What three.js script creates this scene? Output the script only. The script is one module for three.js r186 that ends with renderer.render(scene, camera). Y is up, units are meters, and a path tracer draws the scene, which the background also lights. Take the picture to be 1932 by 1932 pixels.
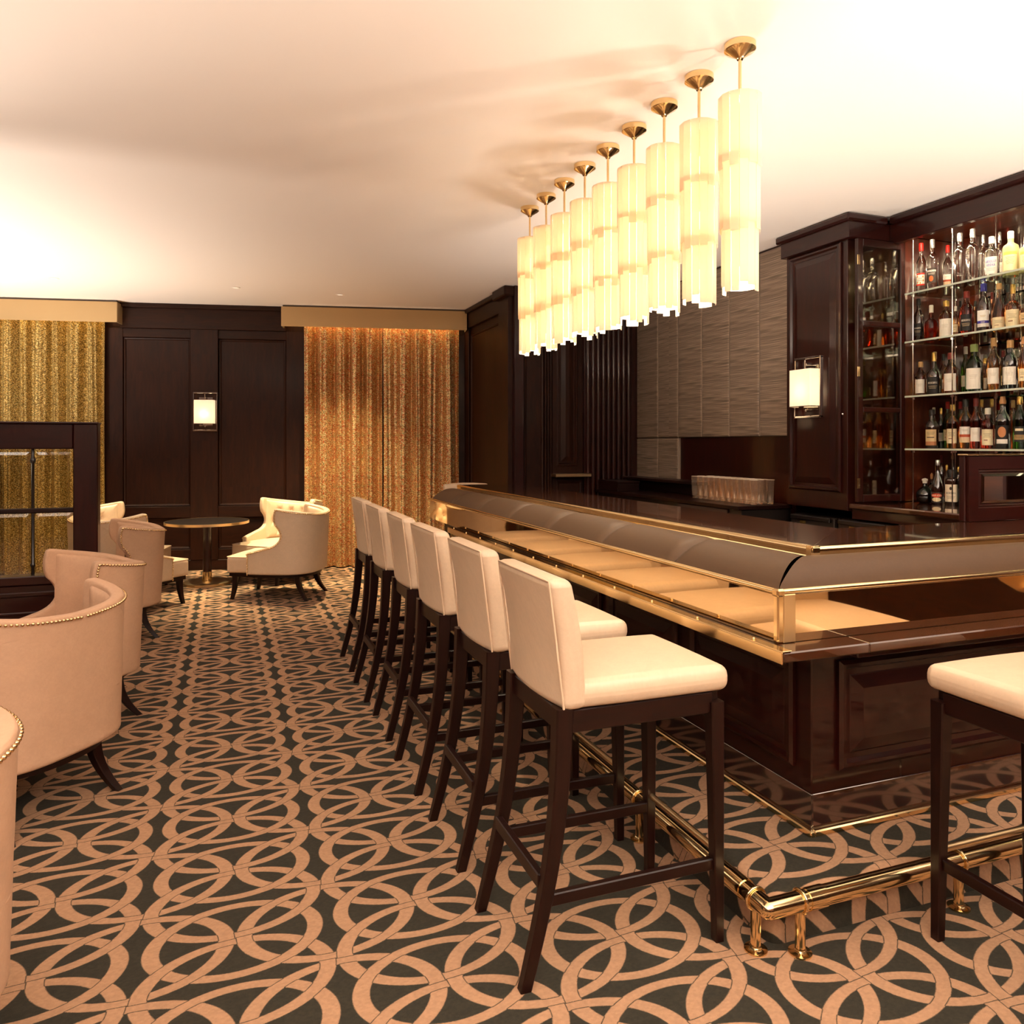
import * as THREE from 'three';
import { mergeGeometries, mergeVertices, toCreasedNormals } from 'three/addons/utils/BufferGeometryUtils.js';
import { TessellateModifier } from 'three/addons/modifiers/TessellateModifier.js';
import { RectAreaLightUniformsLib } from 'three/addons/lights/RectAreaLightUniformsLib.js';

// ---------------------------------------------------------------- camera, exposure
// plan coordinates: u = metres to the right along the bar's short side, v = metres down the room along the bar's long side
const scene = new THREE.Scene();
const YAW = Math.atan(541 / 1450), EYE = 1.45;
const camera = new THREE.PerspectiveCamera(2 * Math.atan(966 / 1450) * 180 / Math.PI, 1, 0.05, 60);
camera.position.set(0, EYE, 0);
camera.rotation.set(0, -YAW, 0);
camera.setViewOffset(1932, 1932, 0, 128, 1932, 1932);
camera.updateProjectionMatrix();
const renderer = new THREE.WebGLRenderer();
renderer.toneMapping = THREE.LinearToneMapping;
renderer.toneMappingExposure = 1.22;
renderer.shadowMap.enabled = true;
scene.background = new THREE.Color(0x000000);
RectAreaLightUniformsLib.init();
const CEIL = 3.05;
const WARM = [1.0, 0.84, 0.61], FILL = [1.0, 0.88, 0.77];
const col = (a) => new THREE.Color().setRGB(...a);
// strengths of the lamps (each light itself is built with its fitting further down)
const POWER = { pendant: 0.78, sconce: 0.02, panel: 0.5, added_uplight: 53, valance: 75, niche: 85, work: 6.2, spot: 34 };

// ---------------------------------------------------------------- helpers
let seed = 7;
const rnd = () => { seed = (seed * 1664525 + 1013904223) % 4294967296; return seed / 4294967296; };
const taken = {};
function numbered(n) { const k = taken[n] ?? 0; taken[n] = k + 1; return k ? n + '_' + String(k).padStart(3, '0') : n; }
function tag(o, label, category, group, kind) {
  if (label) o.userData.label = label;
  if (category) o.userData.category = category;
  if (group) o.userData.group = group;
  if (kind) o.userData.kind = kind;
  return o;
}
function thing(name, label, category, pos = [0, 0, 0], turn = 0, group) {
  const g = new THREE.Group(); g.name = numbered(name); g.position.set(...pos); g.rotation.y = turn; scene.add(g);
  return tag(g, label, category, group);
}
function structure(name) { const g = new THREE.Group(); g.name = numbered(name); g.userData.kind = 'structure'; scene.add(g); return g; }
function mesh(name, geo, mat, parent = scene, kind) {
  const m = new THREE.Mesh(geo, mat); m.name = parent === scene ? numbered(name) : name; parent.add(m);
  if (kind) m.userData.kind = kind;
  return m;
}
function at(o, x, y, z, ry = 0) { o.position.set(x, y, z); o.rotation.y = ry; return o; }
function dup(root, pos, turn, label, group) {
  const r = root.clone(); r.name = numbered(root.name.replace(/_\d{3}$/, '')); scene.add(r); r.position.set(...pos); r.rotation.set(0, turn, 0);
  r.userData = { ...root.userData }; tag(r, label, null, group); return r;
}
// uv in metres by the way each face points; grain runs along the first uv axis
function uvm(geo, grain = 'long') {
  const g = geo.index ? geo.toNonIndexed() : geo, p = g.attributes.position, n = p.count, uv = new Float32Array(n * 2);
  g.computeBoundingBox();
  const s = g.boundingBox.getSize(new THREE.Vector3()), ax = grain === 'long' ? (s.y >= s.x && s.y >= s.z ? 1 : s.x >= s.z ? 0 : 2) : { x: 0, y: 1, z: 2 }[grain];
  const a = new THREE.Vector3(), b = new THREE.Vector3(), c = new THREE.Vector3(), e = new THREE.Vector3(), f = new THREE.Vector3();
  const ox = rnd() * 3, oy = rnd() * 3;
  for (let i = 0; i < n; i += 3) {
    a.fromBufferAttribute(p, i); b.fromBufferAttribute(p, i + 1); c.fromBufferAttribute(p, i + 2);
    e.subVectors(b, a).cross(f.subVectors(c, a));
    const k = [Math.abs(e.x), Math.abs(e.y), Math.abs(e.z)], m = k.indexOf(Math.max(...k));
    const rest = [0, 1, 2].filter((q) => q !== m), U = rest.includes(ax) ? ax : rest[0], V = rest.find((q) => q !== U);
    for (const [j, w] of [[0, a], [1, b], [2, c]]) { const q = w.toArray(); uv[(i + j) * 2] = q[U] + ox; uv[(i + j) * 2 + 1] = q[V] + oy; }
  }
  g.setAttribute('uv', new THREE.BufferAttribute(uv, 2));
  return g;
}
const ease = (t) => 0.5 - 0.5 * Math.cos(Math.PI * t);
// box with rounded edges; fine near the edges; optional bending
function roundBox(w, h, d, r, [nx, ny, nz] = [3, 3, 3], fn) {
  const g = new THREE.BoxGeometry(1, 1, 1, nx, ny, nz), p = g.attributes.position;
  const rm = (t, len, n) => { // remap [-.5,.5] so that the outer cells cover the radius
    const k = Math.round((t + 0.5) * n), half = len / 2;
    if (n <= 2) return t * len;
    if (k === 0) return -half; if (k === n) return half;
    if (n === 3) return (k === 1 ? -1 : 1) * (half - r);
    const m = Math.max(1, Math.floor(n / 4));
    if (k <= m) return -half + r * ease(k / m / 1) ; if (k >= n - m) return half - r * ease((n - k) / m);
    return -half + r + (len - 2 * r) * (k - m) / (n - 2 * m);
  };
  const v = new THREE.Vector3(), q = new THREE.Vector3();
  for (let i = 0; i < p.count; i++) {
    v.set(rm(p.getX(i), w, nx), rm(p.getY(i), h, ny), rm(p.getZ(i), d, nz));
    q.set(THREE.MathUtils.clamp(v.x, -w / 2 + r, w / 2 - r), THREE.MathUtils.clamp(v.y, -h / 2 + r, h / 2 - r), THREE.MathUtils.clamp(v.z, -d / 2 + r, d / 2 - r));
    const off = v.clone().sub(q), L = off.length();
    if (L > 1e-9) { // project onto the rounded corner
      off.multiplyScalar(Math.min(1, r / L)); v.copy(q).add(off);
    }
    if (fn) fn(v);
    p.setXYZ(i, v.x, v.y, v.z);
  }
  const m = mergeVertices(new THREE.BufferGeometry().setAttribute('position', p).setIndex(g.index), 1e-5);
  m.computeVertexNormals();
  m.setAttribute('uv', new THREE.BufferAttribute(new Float32Array(m.attributes.position.count * 2).map((_, i) => { const k = i >> 1; return i & 1 ? m.attributes.position.getY(k) + m.attributes.position.getZ(k) : m.attributes.position.getX(k) + 0.37 * m.attributes.position.getZ(k); }), 2));
  return m;
}
// box with small flat chamfers (cheap)
function cbox(w, h, d, r = 0.004, x = 0, y = 0, z = 0) {
  const c = Math.min(r, w / 3, h / 3, d / 3), pts = [];
  const g = roundBoxHard(w, h, d, c); g.translate(x, y, z); return g;
}
function roundBoxHard(w, h, d, r) {
  const g = new THREE.BoxGeometry(1, 1, 1, 3, 3, 3), p = g.attributes.position, f = (t, len) => (Math.abs(t) > 0.49 ? Math.sign(t) * len / 2 : Math.sign(t) * (len / 2 - r));
  for (let i = 0; i < p.count; i++) {
    let v = [f(p.getX(i), w), f(p.getY(i), h), f(p.getZ(i), d)], L = [w, h, d];
    const out = v.map((t, k) => Math.abs(t) > L[k] / 2 - r / 2), n = out.filter(Boolean).length;
    if (n > 1) { const k = n === 2 ? 0.5 : 0.577; v = v.map((t, j) => out[j] ? Math.sign(t) * (L[j] / 2 - r * (1 - k)) : t); }
    p.setXYZ(i, ...v);
  }
  const m = mergeVertices(new THREE.BufferGeometry().setAttribute('position', p).setIndex(g.index), 1e-6).toNonIndexed();
  m.computeVertexNormals();
  m.setAttribute('uv', new THREE.BufferAttribute(new Float32Array(m.attributes.position.count * 2), 2));
  return m;
}
const wbox = (...a) => uvm(cbox(...a));
// square bar swept along points with changing widths
function bar(points, wx, wz) {
  const n = points.length, pos = [], idx = [];
  points.forEach(([x, y, z], i) => { const a = (Array.isArray(wx) ? wx[0] + (wx[1] - wx[0]) * i / (n - 1) : wx) / 2, b = (Array.isArray(wz) ? wz[0] + (wz[1] - wz[0]) * i / (n - 1) : wz) / 2, c = 0.18;
    for (const [sx, sz] of [[-1, -1 + c], [-1 + c, -1], [1 - c, -1], [1, -1 + c], [1, 1 - c], [1 - c, 1], [-1 + c, 1], [-1, 1 - c]]) pos.push(x + sx * a, y, z + sz * b); });
  for (let i = 0; i < n - 1; i++) for (let k = 0; k < 8; k++) { const a = i * 8 + k, b = i * 8 + (k + 1) % 8; idx.push(a, b, a + 8, b, b + 8, a + 8); }
  for (let k = 1; k < 7; k++) { idx.push(0, k, k + 1); idx.push((n - 1) * 8, (n - 1) * 8 + k + 1, (n - 1) * 8 + k); }
  let g = new THREE.BufferGeometry().setAttribute('position', new THREE.Float32BufferAttribute(pos, 3)).setIndex(idx);
  if (points[n - 1][1] < points[0][1]) g.setIndex(idx); else g.setIndex(idx.map((_, i) => idx[i - i % 3 + [0, 2, 1][i % 3]]));
  return uvm(toCreasedNormals(g, 0.5), 'y');
}
function tube(points, r, seg = 12, closed = false, tension = 0) {
  const c = new THREE.CatmullRomCurve3(points.map((q) => new THREE.Vector3(...q)), closed, 'catmullrom', tension);
  return new THREE.TubeGeometry(c, Math.max(8, points.length * 6), r, seg, closed);
}
function rod(a, b, r, seg = 16) {
  const A = new THREE.Vector3(...a), B = new THREE.Vector3(...b), g = new THREE.CylinderGeometry(r, r, A.distanceTo(B), seg);
  g.applyQuaternion(new THREE.Quaternion().setFromUnitVectors(new THREE.Vector3(0, 1, 0), B.clone().sub(A).normalize()));
  g.translate((A.x + B.x) / 2, (A.y + B.y) / 2, (A.z + B.z) / 2); return g;
}
const lathe = (pts, seg = 24) => { const g = new THREE.LatheGeometry(pts.map(([r, y]) => new THREE.Vector2(r, y)), seg); return toCreasedNormals(g, 0.7); };
// rectangle w x h facing +z stepped through rings of [inset, depth]
function stepped(w, h, steps, grain) {
  const pos = [], ring = ([i, d]) => [[-w / 2 + i, -h / 2 + i, d], [w / 2 - i, -h / 2 + i, d], [w / 2 - i, h / 2 - i, d], [-w / 2 + i, h / 2 - i, d]];
  for (let k = 0; k < steps.length - 1; k++) {
    const A = ring(steps[k]), B = ring(steps[k + 1]);
    for (let j = 0; j < 4; j++) { const a = A[j], b = A[(j + 1) % 4], c = B[(j + 1) % 4], d = B[j]; pos.push(...a, ...b, ...c, ...a, ...c, ...d); }
  }
  const L = ring(steps[steps.length - 1]); pos.push(...L[0], ...L[1], ...L[2], ...L[0], ...L[2], ...L[3]);
  const g = new THREE.BufferGeometry().setAttribute('position', new THREE.Float32BufferAttribute(pos, 3));
  g.computeVertexNormals(); return uvm(g, grain ?? (h >= w ? 'y' : 'x'));
}
const RAISED = [[0, 0], [0, 0.012], [0.012, 0.020], [0.024, 0.020], [0.034, 0.004], [0.052, 0.004], [0.056, 0.006], [0.10, 0.018]];
const FLATP = [[0, 0], [0, 0.010], [0.010, 0.016], [0.022, 0.012], [0.030, 0.002]];
const SOFT = (r, d) => [[0, 0], [0, d - r], [r * 0.3, d - r * 0.3], [r, d]];

// pixel of the photograph -> plan
const CA = Math.cos(YAW), SA = Math.sin(YAW), ray = (x) => (x - 966) / 1450;
function onU(x, y, u) { const r = ray(x), z = u / (r * CA + SA); return [z * (CA - r * SA), EYE - (y - 838) * z / 1450]; }
function onV(x, y, v) { const r = ray(x), z = v / (CA - r * SA); return [z * (r * CA + SA), EYE - (y - 838) * z / 1450]; }

// ---------------------------------------------------------------- textures
function dataTex(w, h, f, srgb = true) {
  const d = new Uint8Array(w * h * 4);
  for (let j = 0; j < h; j++) for (let i = 0; i < w; i++) { const c = f(i, j), k = (j * w + i) * 4; d[k] = c[0]; d[k + 1] = c[1]; d[k + 2] = c[2]; d[k + 3] = 255; }
  const t = new THREE.DataTexture(d, w, h); t.wrapS = t.wrapT = THREE.RepeatWrapping; t.magFilter = THREE.LinearFilter; t.minFilter = THREE.LinearMipmapLinearFilter; t.generateMipmaps = true;
  if (srgb) t.colorSpace = THREE.SRGBColorSpace; t.needsUpdate = true; return t;
}
function noiseGrid(n) { const a = new Float32Array(n * n); for (let i = 0; i < a.length; i++) a[i] = rnd(); return (x, y) => { x = ((x % n) + n) % n; y = ((y % n) + n) % n; const i = Math.floor(x), j = Math.floor(y), fx = x - i, fy = y - j, s = fx * fx * (3 - 2 * fx), t = fy * fy * (3 - 2 * fy), g = (p, q) => a[((q % n) * n) + (p % n)]; return (g(i, j) * (1 - s) + g(i + 1, j) * s) * (1 - t) + (g(i, j + 1) * (1 - s) + g(i + 1, j + 1) * s) * t; }; }
const N64 = noiseGrid(64), N16 = noiseGrid(16), N128 = noiseGrid(128);
// wood grain: streaks along the first axis (one tile = 1 m)
const grainTex = dataTex(512, 512, (i, j) => {
  const x = i / 512, y = j / 512, warp = (N16(x * 16, y * 16) - 0.5) * 1.2;
  const a = N64(x * 64 / 16, (y * 64 + warp * 2)), b = N128(x * 128 / 16, y * 128), c = N16(x * 16 / 4, y * 16);
  const v = 0.62 + 0.38 * (0.45 * a + 0.3 * b + 0.25 * c) + (rnd() - 0.5) * 0.04;
  const k = Math.max(0, Math.min(1, v)); return [255 * k, 255 * (k * 0.97), 255 * (k * 0.93)];
});
// carpet: three families of interlaced oval rings, tile P x Q metres
const P = 0.532, Q = 0.385;
const carpetTex = (() => {
  const W = 1024, H = 740, rings = [];
  const tE = 0.046, tA = 0.028;
  for (let i = -1; i <= 2; i++) for (let j = -1; j <= 2; j++) {
    rings.push({ f: 0, x: i * P, y: j * Q, A: P / 2 - 0.001, B: Q / 2 - 0.001 });
    rings.push({ f: 1, x: (i + 0.5) * P, y: (j + 0.5) * Q, A: P / 2 - 0.001, B: Q / 2 - 0.001 });
    rings.push({ f: 2, x: (i + 0.5) * P, y: j * Q, A: P / 2 - 0.016, B: Q / 2 - 0.012 });
  }
  const ed = (x, y, A, B) => { const q = Math.hypot(x / A, y / B), g = Math.hypot(x / (A * A), y / (B * B)); return q < 1e-6 ? -B : (q - 1) * q / g; };
  return dataTex(W, H, (i, j) => {
    const fz = (rnd() - 0.5) * 0.0035;
    const x = (i + 0.5) / W * P, y = (j + 0.5) / H * Q, hit = [];
    for (const r of rings) {
      const dx = x - r.x, dy = y - r.y; if (Math.abs(dx) > r.A + 0.01 || Math.abs(dy) > r.B + 0.01) continue;
      const o = ed(dx, dy, r.A, r.B), n = ed(dx, dy, r.A - tE, r.B - tA), d = Math.min(-o, n); // > 0 inside the band
      if (d > -0.004) hit.push({ r, d, dx, dy });
    }
    let tan = false;
    const ins = hit.filter((h) => h.d + fz > 0);
    if (ins.length === 1) tan = true;
    else if (ins.length > 1) {
      let top = ins[0];
      for (const h of ins.slice(1)) { const lo = h.r.f < top.r.f ? h : top, hi = lo === h ? top : h; const over = lo.r.f === hi.r.f ? lo : ((lo.dx * lo.dy > 0) !== (hi.r.f === 2) ? lo : hi); top = over; }
      tan = top.d > 0.0022;
    }
    if (tan) for (const h of hit) if (!ins.includes(h) ) { /* outside: nothing */ }
    const n = (rnd() - 0.5), b = N64(i / 16, j / 11.5625) - 0.5;
    if (tan) { const k = 1 + n * 0.14 + b * 0.10; return [166 * k, 128 * k, 98 * k].map((c) => Math.min(255, c)); }
    const k = 1 + n * 0.5 + b * 0.25; return [42 * k, 38 * k, 27 * k];
  });
})();
// ---------------------------------------------------------------- materials
const std = (o) => new THREE.MeshStandardMaterial(o), phy = (o) => new THREE.MeshPhysicalMaterial(o);
const M = {};
M.wood = phy({ color: 0x330c06, map: grainTex, roughness: 0.34, specularIntensity: 0.6, clearcoat: 0.45, clearcoatRoughness: 0.06 });
M.wallWood = phy({ color: 0x331709, map: grainTex, roughness: 0.45, specularIntensity: 0.4, clearcoat: 0.1, clearcoatRoughness: 0.15 });

M.litNicheWood = phy({ color: 0x6c2a10, map: grainTex, roughness: 0.3, clearcoat: 0.7, clearcoatRoughness: 0.1 });  // bar wood with the niche lamp's warm light put into its colour
M.topWood = phy({ color: 0x4d2611, map: grainTex, roughness: 0.25, clearcoat: 1, clearcoatRoughness: 0.03 });
M.legWood = phy({ color: 0x240c07, map: grainTex, roughness: 0.4, specularIntensity: 0.5, clearcoat: 0.15, clearcoatRoughness: 0.2 });
M.black = phy({ color: 0x17110e, roughness: 0.35, clearcoat: 0.4, clearcoatRoughness: 0.2 });
M.ceiling = std({ color: 0xf6ece2, roughness: 0.9 });
M.plaster = std({ color: 0xd9c8b4, roughness: 0.9 });
const carpetMap = (du, dv) => { const t = carpetTex.clone(); t.repeat.set(1 / P, 1 / Q); t.offset.set(-(0.028 - P / 2 + du) / P, -(2.397 + dv) / Q); t.needsUpdate = true; return t; };
M.carpet = std({ map: carpetMap(0, 0), roughness: 1 });
M.stepCarpet = std({ map: carpetMap(0.12, 0.1), roughness: 1 });
M.brass = std({ color: 0xf0d4a0, metalness: 1, roughness: 0.14 });
M.brassSatin = std({ color: 0xe2c698, metalness: 1, roughness: 0.32 });
M.copperMirror = std({ color: 0xdfc49a, metalness: 1, roughness: 0.03 });
M.chrome = std({ color: 0xe8e4de, metalness: 1, roughness: 0.08 });
M.kickLacquer = phy({ color: 0x3a1008, map: grainTex, roughness: 0.12, ior: 2.3, clearcoat: 1, clearcoatRoughness: 0.02 });
M.gunmetal = std({ color: 0x5a524c, metalness: 0.8, roughness: 0.35 });
M.mirror = std({ color: 0xe6e2d8, metalness: 1, roughness: 0.02 });
M.valance = std({ color: 0xc9ab7c, metalness: 0.55, roughness: 0.38 });
const leatherTex = dataTex(256, 256, (i, j) => { const v = 0.975 + 0.025 * N64(i / 4, j / 4) + (rnd() - 0.5) * 0.025, b = 1 - 0.02 * N16(i / 16, j / 16); const k = Math.min(1, v * b); return [255 * k, 252 * k, 246 * k]; });
M.cream = phy({ color: 0xd6bfa6, map: leatherTex, roughness: 0.42, clearcoat: 0.12, clearcoatRoughness: 0.4 });
M.creamPiping = std({ color: 0xd8bd9f, roughness: 0.5 });
M.taupe = phy({ color: 0x523d2b, map: leatherTex, roughness: 0.55, specularIntensity: 0.6 });
M.suede = std({ color: 0xc9a488, map: leatherTex, roughness: 0.75 });
M.nail = std({ color: 0xe8c998, metalness: 1, roughness: 0.2 });
M.strip = phy({ color: 0xfff4e2, roughness: 1, transmission: 0.6, thickness: 0 });
M.lens = std({ color: 0xfff2d8, emissive: col([1, 0.86, 0.7]), emissiveIntensity: 0.4 });
M.bulb = std({ color: 0xfff2d8, emissive: col([1, 0.85, 0.55]), emissiveIntensity: 3 });
M.sconceShade = phy({ color: 0xfff4e4, roughness: 1, transmission: 0.55, thickness: 0, emissive: col([1, 0.84, 0.66]), emissiveIntensity: 0.42 });
M.barGlass = phy({ color: 0xfff4e6, roughness: 0.03, transmission: 0.95, thickness: 0 });
M.barRim = phy({ color: 0xf4e6d2, roughness: 0.08, transmission: 0.4, thickness: 0 });
M.groundEdge = std({ color: 0xcfd8c6, roughness: 0.35 });
M.glass = phy({ color: 0xf4fbf6, roughness: 0.02, transmission: 1, thickness: 0 });
M.screenGlass = phy({ color: 0xe9e4cf, roughness: 0.03, transmission: 1, thickness: 0, ior: 1.7 });
M.shelfGlass = phy({ color: 0xdff0e2, roughness: 0.02, transmission: 1, thickness: 0.01, attenuationColor: col([0.6, 0.85, 0.65]), attenuationDistance: 0.25 });
M.lampWhite = std({ color: 0xffffff, emissive: col(FILL), emissiveIntensity: 2.5 });
const fabricTex = dataTex(512, 512, (i, j) => { const a = N128(i / 64, j / 4), b = N64(i / 128, j / 8), v = 0.55 + 0.3 * a + 0.2 * b + (rnd() - 0.5) * 0.08; const k = Math.max(0, Math.min(1, v)); return [255 * k, 250 * k, 244 * k]; });
fabricTex.repeat.set(1, 3);
M.fabric = std({ color: 0xb8a594, map: fabricTex, roughness: 0.5, metalness: 0.25, bumpMap: fabricTex, bumpScale: 0.003 });
function sparkle(pal) { // woven threads, about 3 mm each; one tile = 0.6 m
  const W = 256, cell = new Map();
  return dataTex(W, W, (i, j) => { const row = j >> 1, sh = ((row % 6) < 3 ? row % 3 : 3 - row % 3), ci = (i + sh * 2) >> 2, key = ci % 64 + ',' + row; let c = cell.get(key); if (!c) { const band = N16(ci / 4, row / 8); let r = rnd(); let k = 0; const ws = pal.map((q) => q[3] + (q[4] ?? 0) * (band - 0.5)); let tot = ws.reduce((s, w) => s + Math.max(0, w), 0); r *= tot; while (k < pal.length - 1 && (r -= Math.max(0, ws[k])) > 0) k++; c = pal[k]; cell.set(key, c); } const n = 0.85 + 0.3 * rnd(); return c.slice(0, 3).map((v) => Math.min(255, v * n)); });
}
const goldTex = sparkle([[214, 178, 104, 3], [160, 128, 66, 3], [104, 84, 46, 2.5], [244, 220, 150, 2], [130, 112, 60, 2]]);
const redTex = sparkle([[234, 200, 140, 3], [250, 230, 180, 2], [196, 140, 84, 2.5], [206, 96, 50, 1.6, 3.5], [150, 130, 84, 1.6], [96, 92, 60, 1], [180, 52, 26, 0.6, 2.4]]);
for (const t of [goldTex, redTex]) t.repeat.set(1 / 0.6, 1 / 0.6);
M.goldCloth = std({ color: 0xffffff, map: goldTex, roughness: 0.36, metalness: 0.6 });
M.redCloth = std({ color: 0xffffff, map: redTex, roughness: 0.36, metalness: 0.55 });
leatherTex.repeat.set(2, 2);

// ---------------------------------------------------------------- room shell
const slab = (w, h, d, x, y, z) => { const g = new THREE.BoxGeometry(w, h, d); g.translate(x, y, z); return g; };
{
  const f = new THREE.BoxGeometry(8.8, 0.1, 13.2); f.translate(0.9, -0.05, -3.6);
  const p = f.attributes.position, uv = f.attributes.uv; for (let i = 0; i < p.count; i++) uv.setXY(i, p.getX(i), -p.getZ(i) + p.getY(i));
  const m = mesh('floor', f, M.carpet); m.userData.kind = 'structure';
  mesh('ceiling', slab(8.8, 0.12, 13.2, 0.9, CEIL + 0.06, -3.6), M.ceiling).userData.kind = 'structure';
  const wl = structure('wall_left'); mesh('wall_slab', uvm(slab(0.12, CEIL, 13.2, -3.4, CEIL / 2, -3.6)), M.wallWood, wl);
  const wf = structure('wall_front'); mesh('wall_slab', uvm(slab(8.8, CEIL, 0.12, 0.9, CEIL / 2, 2.94)), M.wallWood, wf);
  const wr = structure('wall_right'); mesh('wall_slab', uvm(slab(0.12, CEIL, 13.2, 5.2, CEIL / 2, -3.6)), M.wallWood, wr);
}
// back wall, turned a little against the bar; local x runs to the right along it, local z into the room
const BW = { u: 1.264, v: 9.241, a: YAW - 9 * Math.PI / 180 };
const cb = Math.cos(BW.a), sb = Math.sin(BW.a);
const wallT = (x) => { const r = ray(x), k = CA - r * SA, q = SA + r * CA; return (BW.v * q - BW.u * k) / (cb * k + sb * q); };
const wallZ = (t) => (BW.u + cb * t) * SA + (BW.v - sb * t) * CA;
const wallY = (x, y) => EYE - (y - 838) * wallZ(wallT(x)) / 1450;
const backFrame = (g) => { g.position.set(BW.u, 0, -BW.v); g.rotation.y = -BW.a; return g; };
const wallBack = backFrame(structure('wall_back'));
{
  const t0 = wallT(-260), t1 = wallT(900) + 0.4, w = wallBack;
  mesh('wall_slab', uvm(slab(t1 - t0, CEIL, 0.12, (t0 + t1) / 2, CEIL / 2, -0.085), 'y'), M.wallWood, w);
  const px = (a) => wallT(a), hy = wallY(390, 955);
  // stiles, rails and panels between the two curtains
  const S = (a, b, y0, y1, d = 0.03, name = 'stile') => mesh(name, wbox(px(b) - px(a), y1 - y0, d, 0.003, (px(a) + px(b)) / 2, (y0 + y1) / 2, -0.025 + d / 2), M.wallWood, w);
  const top = CEIL - 0.28;
  S(195, 232, 0.12, top); S(360, 412, 0.12, top, 0.05); S(540, 580, 0.12, top); S(862, 892, 0.12, top);
  for (const [a, b] of [[232, 360], [412, 540]]) {
    S(a, b, top - 0.10, top, 0.028, 'rail'); S(a, b, hy - 0.13, hy, 0.034, 'rail'); S(a, b, 0.12, 0.24, 0.028, 'rail');
    const W = px(b) - px(a);
    const big = mesh('panel', stepped(W, top - 0.10 - hy, FLATP), M.wallWood, w); at(big, (px(a) + px(b)) / 2, (top - 0.10 + hy) / 2, -0.024);
    const low = mesh('panel', stepped(W, hy - 0.13 - 0.24, FLATP), M.wallWood, w); at(low, (px(a) + px(b)) / 2, (hy - 0.13 + 0.24) / 2, -0.024);
  }
  mesh('cornice', wbox(px(540) - px(228), 0.28, 0.06, 0.004, (px(228) + px(540)) / 2, CEIL - 0.14, 0.005), M.wallWood, w);
  mesh('cornice', wbox(px(540) - px(228), 0.05, 0.10, 0.006, (px(228) + px(540)) / 2, CEIL - 0.025, 0.025), M.wallWood, w);
  const bb = backFrame(structure('baseboard_back'));
  mesh('skirting', wbox(px(575) - px(195), 0.12, 0.045, 0.006, (px(575) + px(195)) / 2, 0.06, -0.002), M.wallWood, bb);
}
// right-hand wall at the far end (u = 2.73), then the return that faces the camera (v = 7.3), then the padded wall (u = 4.17)
const V2 = 7.3, U2 = 2.73, U4 = 4.17;
function faceLeft(g, u, v) { g.position.set(u, 0, -v); g.rotation.y = -Math.PI / 2; return g; } // local x = towards the camera (-v), local z = towards -u
function faceCam(g, u, v) { g.position.set(u, 0, -v); g.rotation.y = 0; return g; }            // local x = +u, local z = towards the camera
{
  const w = faceLeft(structure('wall_far_right'), U2, V2); // local x: 0 at the pilaster, to the back wall
  const L = 2.1;
  mesh('wall_slab', uvm(slab(L, CEIL, 0.1, -L / 2, CEIL / 2, -0.06), 'y'), M.wallWood, w);
  mesh('pilaster', wbox(0.30, CEIL - 0.06, 0.06, 0.004, -0.15, (CEIL - 0.06) / 2, 0.02), M.wallWood, w);
  mesh('pilaster_cap', wbox(0.38, 0.10, 0.12, 0.012, -0.15, CEIL - 0.05, 0.045), M.wallWood, w);
  mesh('cornice', wbox(L - 0.3, 0.22, 0.035, 0.004, -0.3 - (L - 0.3) / 2, CEIL - 0.11, 0.008), M.wallWood, w);
  mesh('cornice', wbox(L - 0.3, 0.05, 0.075, 0.01, -0.3 - (L - 0.3) / 2, CEIL - 0.025, 0.028), M.wallWood, w);
  const p = mesh('panel', stepped(1.06, 2.5, FLATP), M.wallWood, w); at(p, -0.88, 1.5, -0.009);
  mesh('stile', wbox(0.16, CEIL - 0.22, 0.03, 0.003, -1.52, (CEIL - 0.22) / 2, 0.005), M.wallWood, w);
  mesh('rail', wbox(1.1, 0.2, 0.03, 0.003, -0.86, 0.13, 0.005), M.wallWood, w);
}
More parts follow.
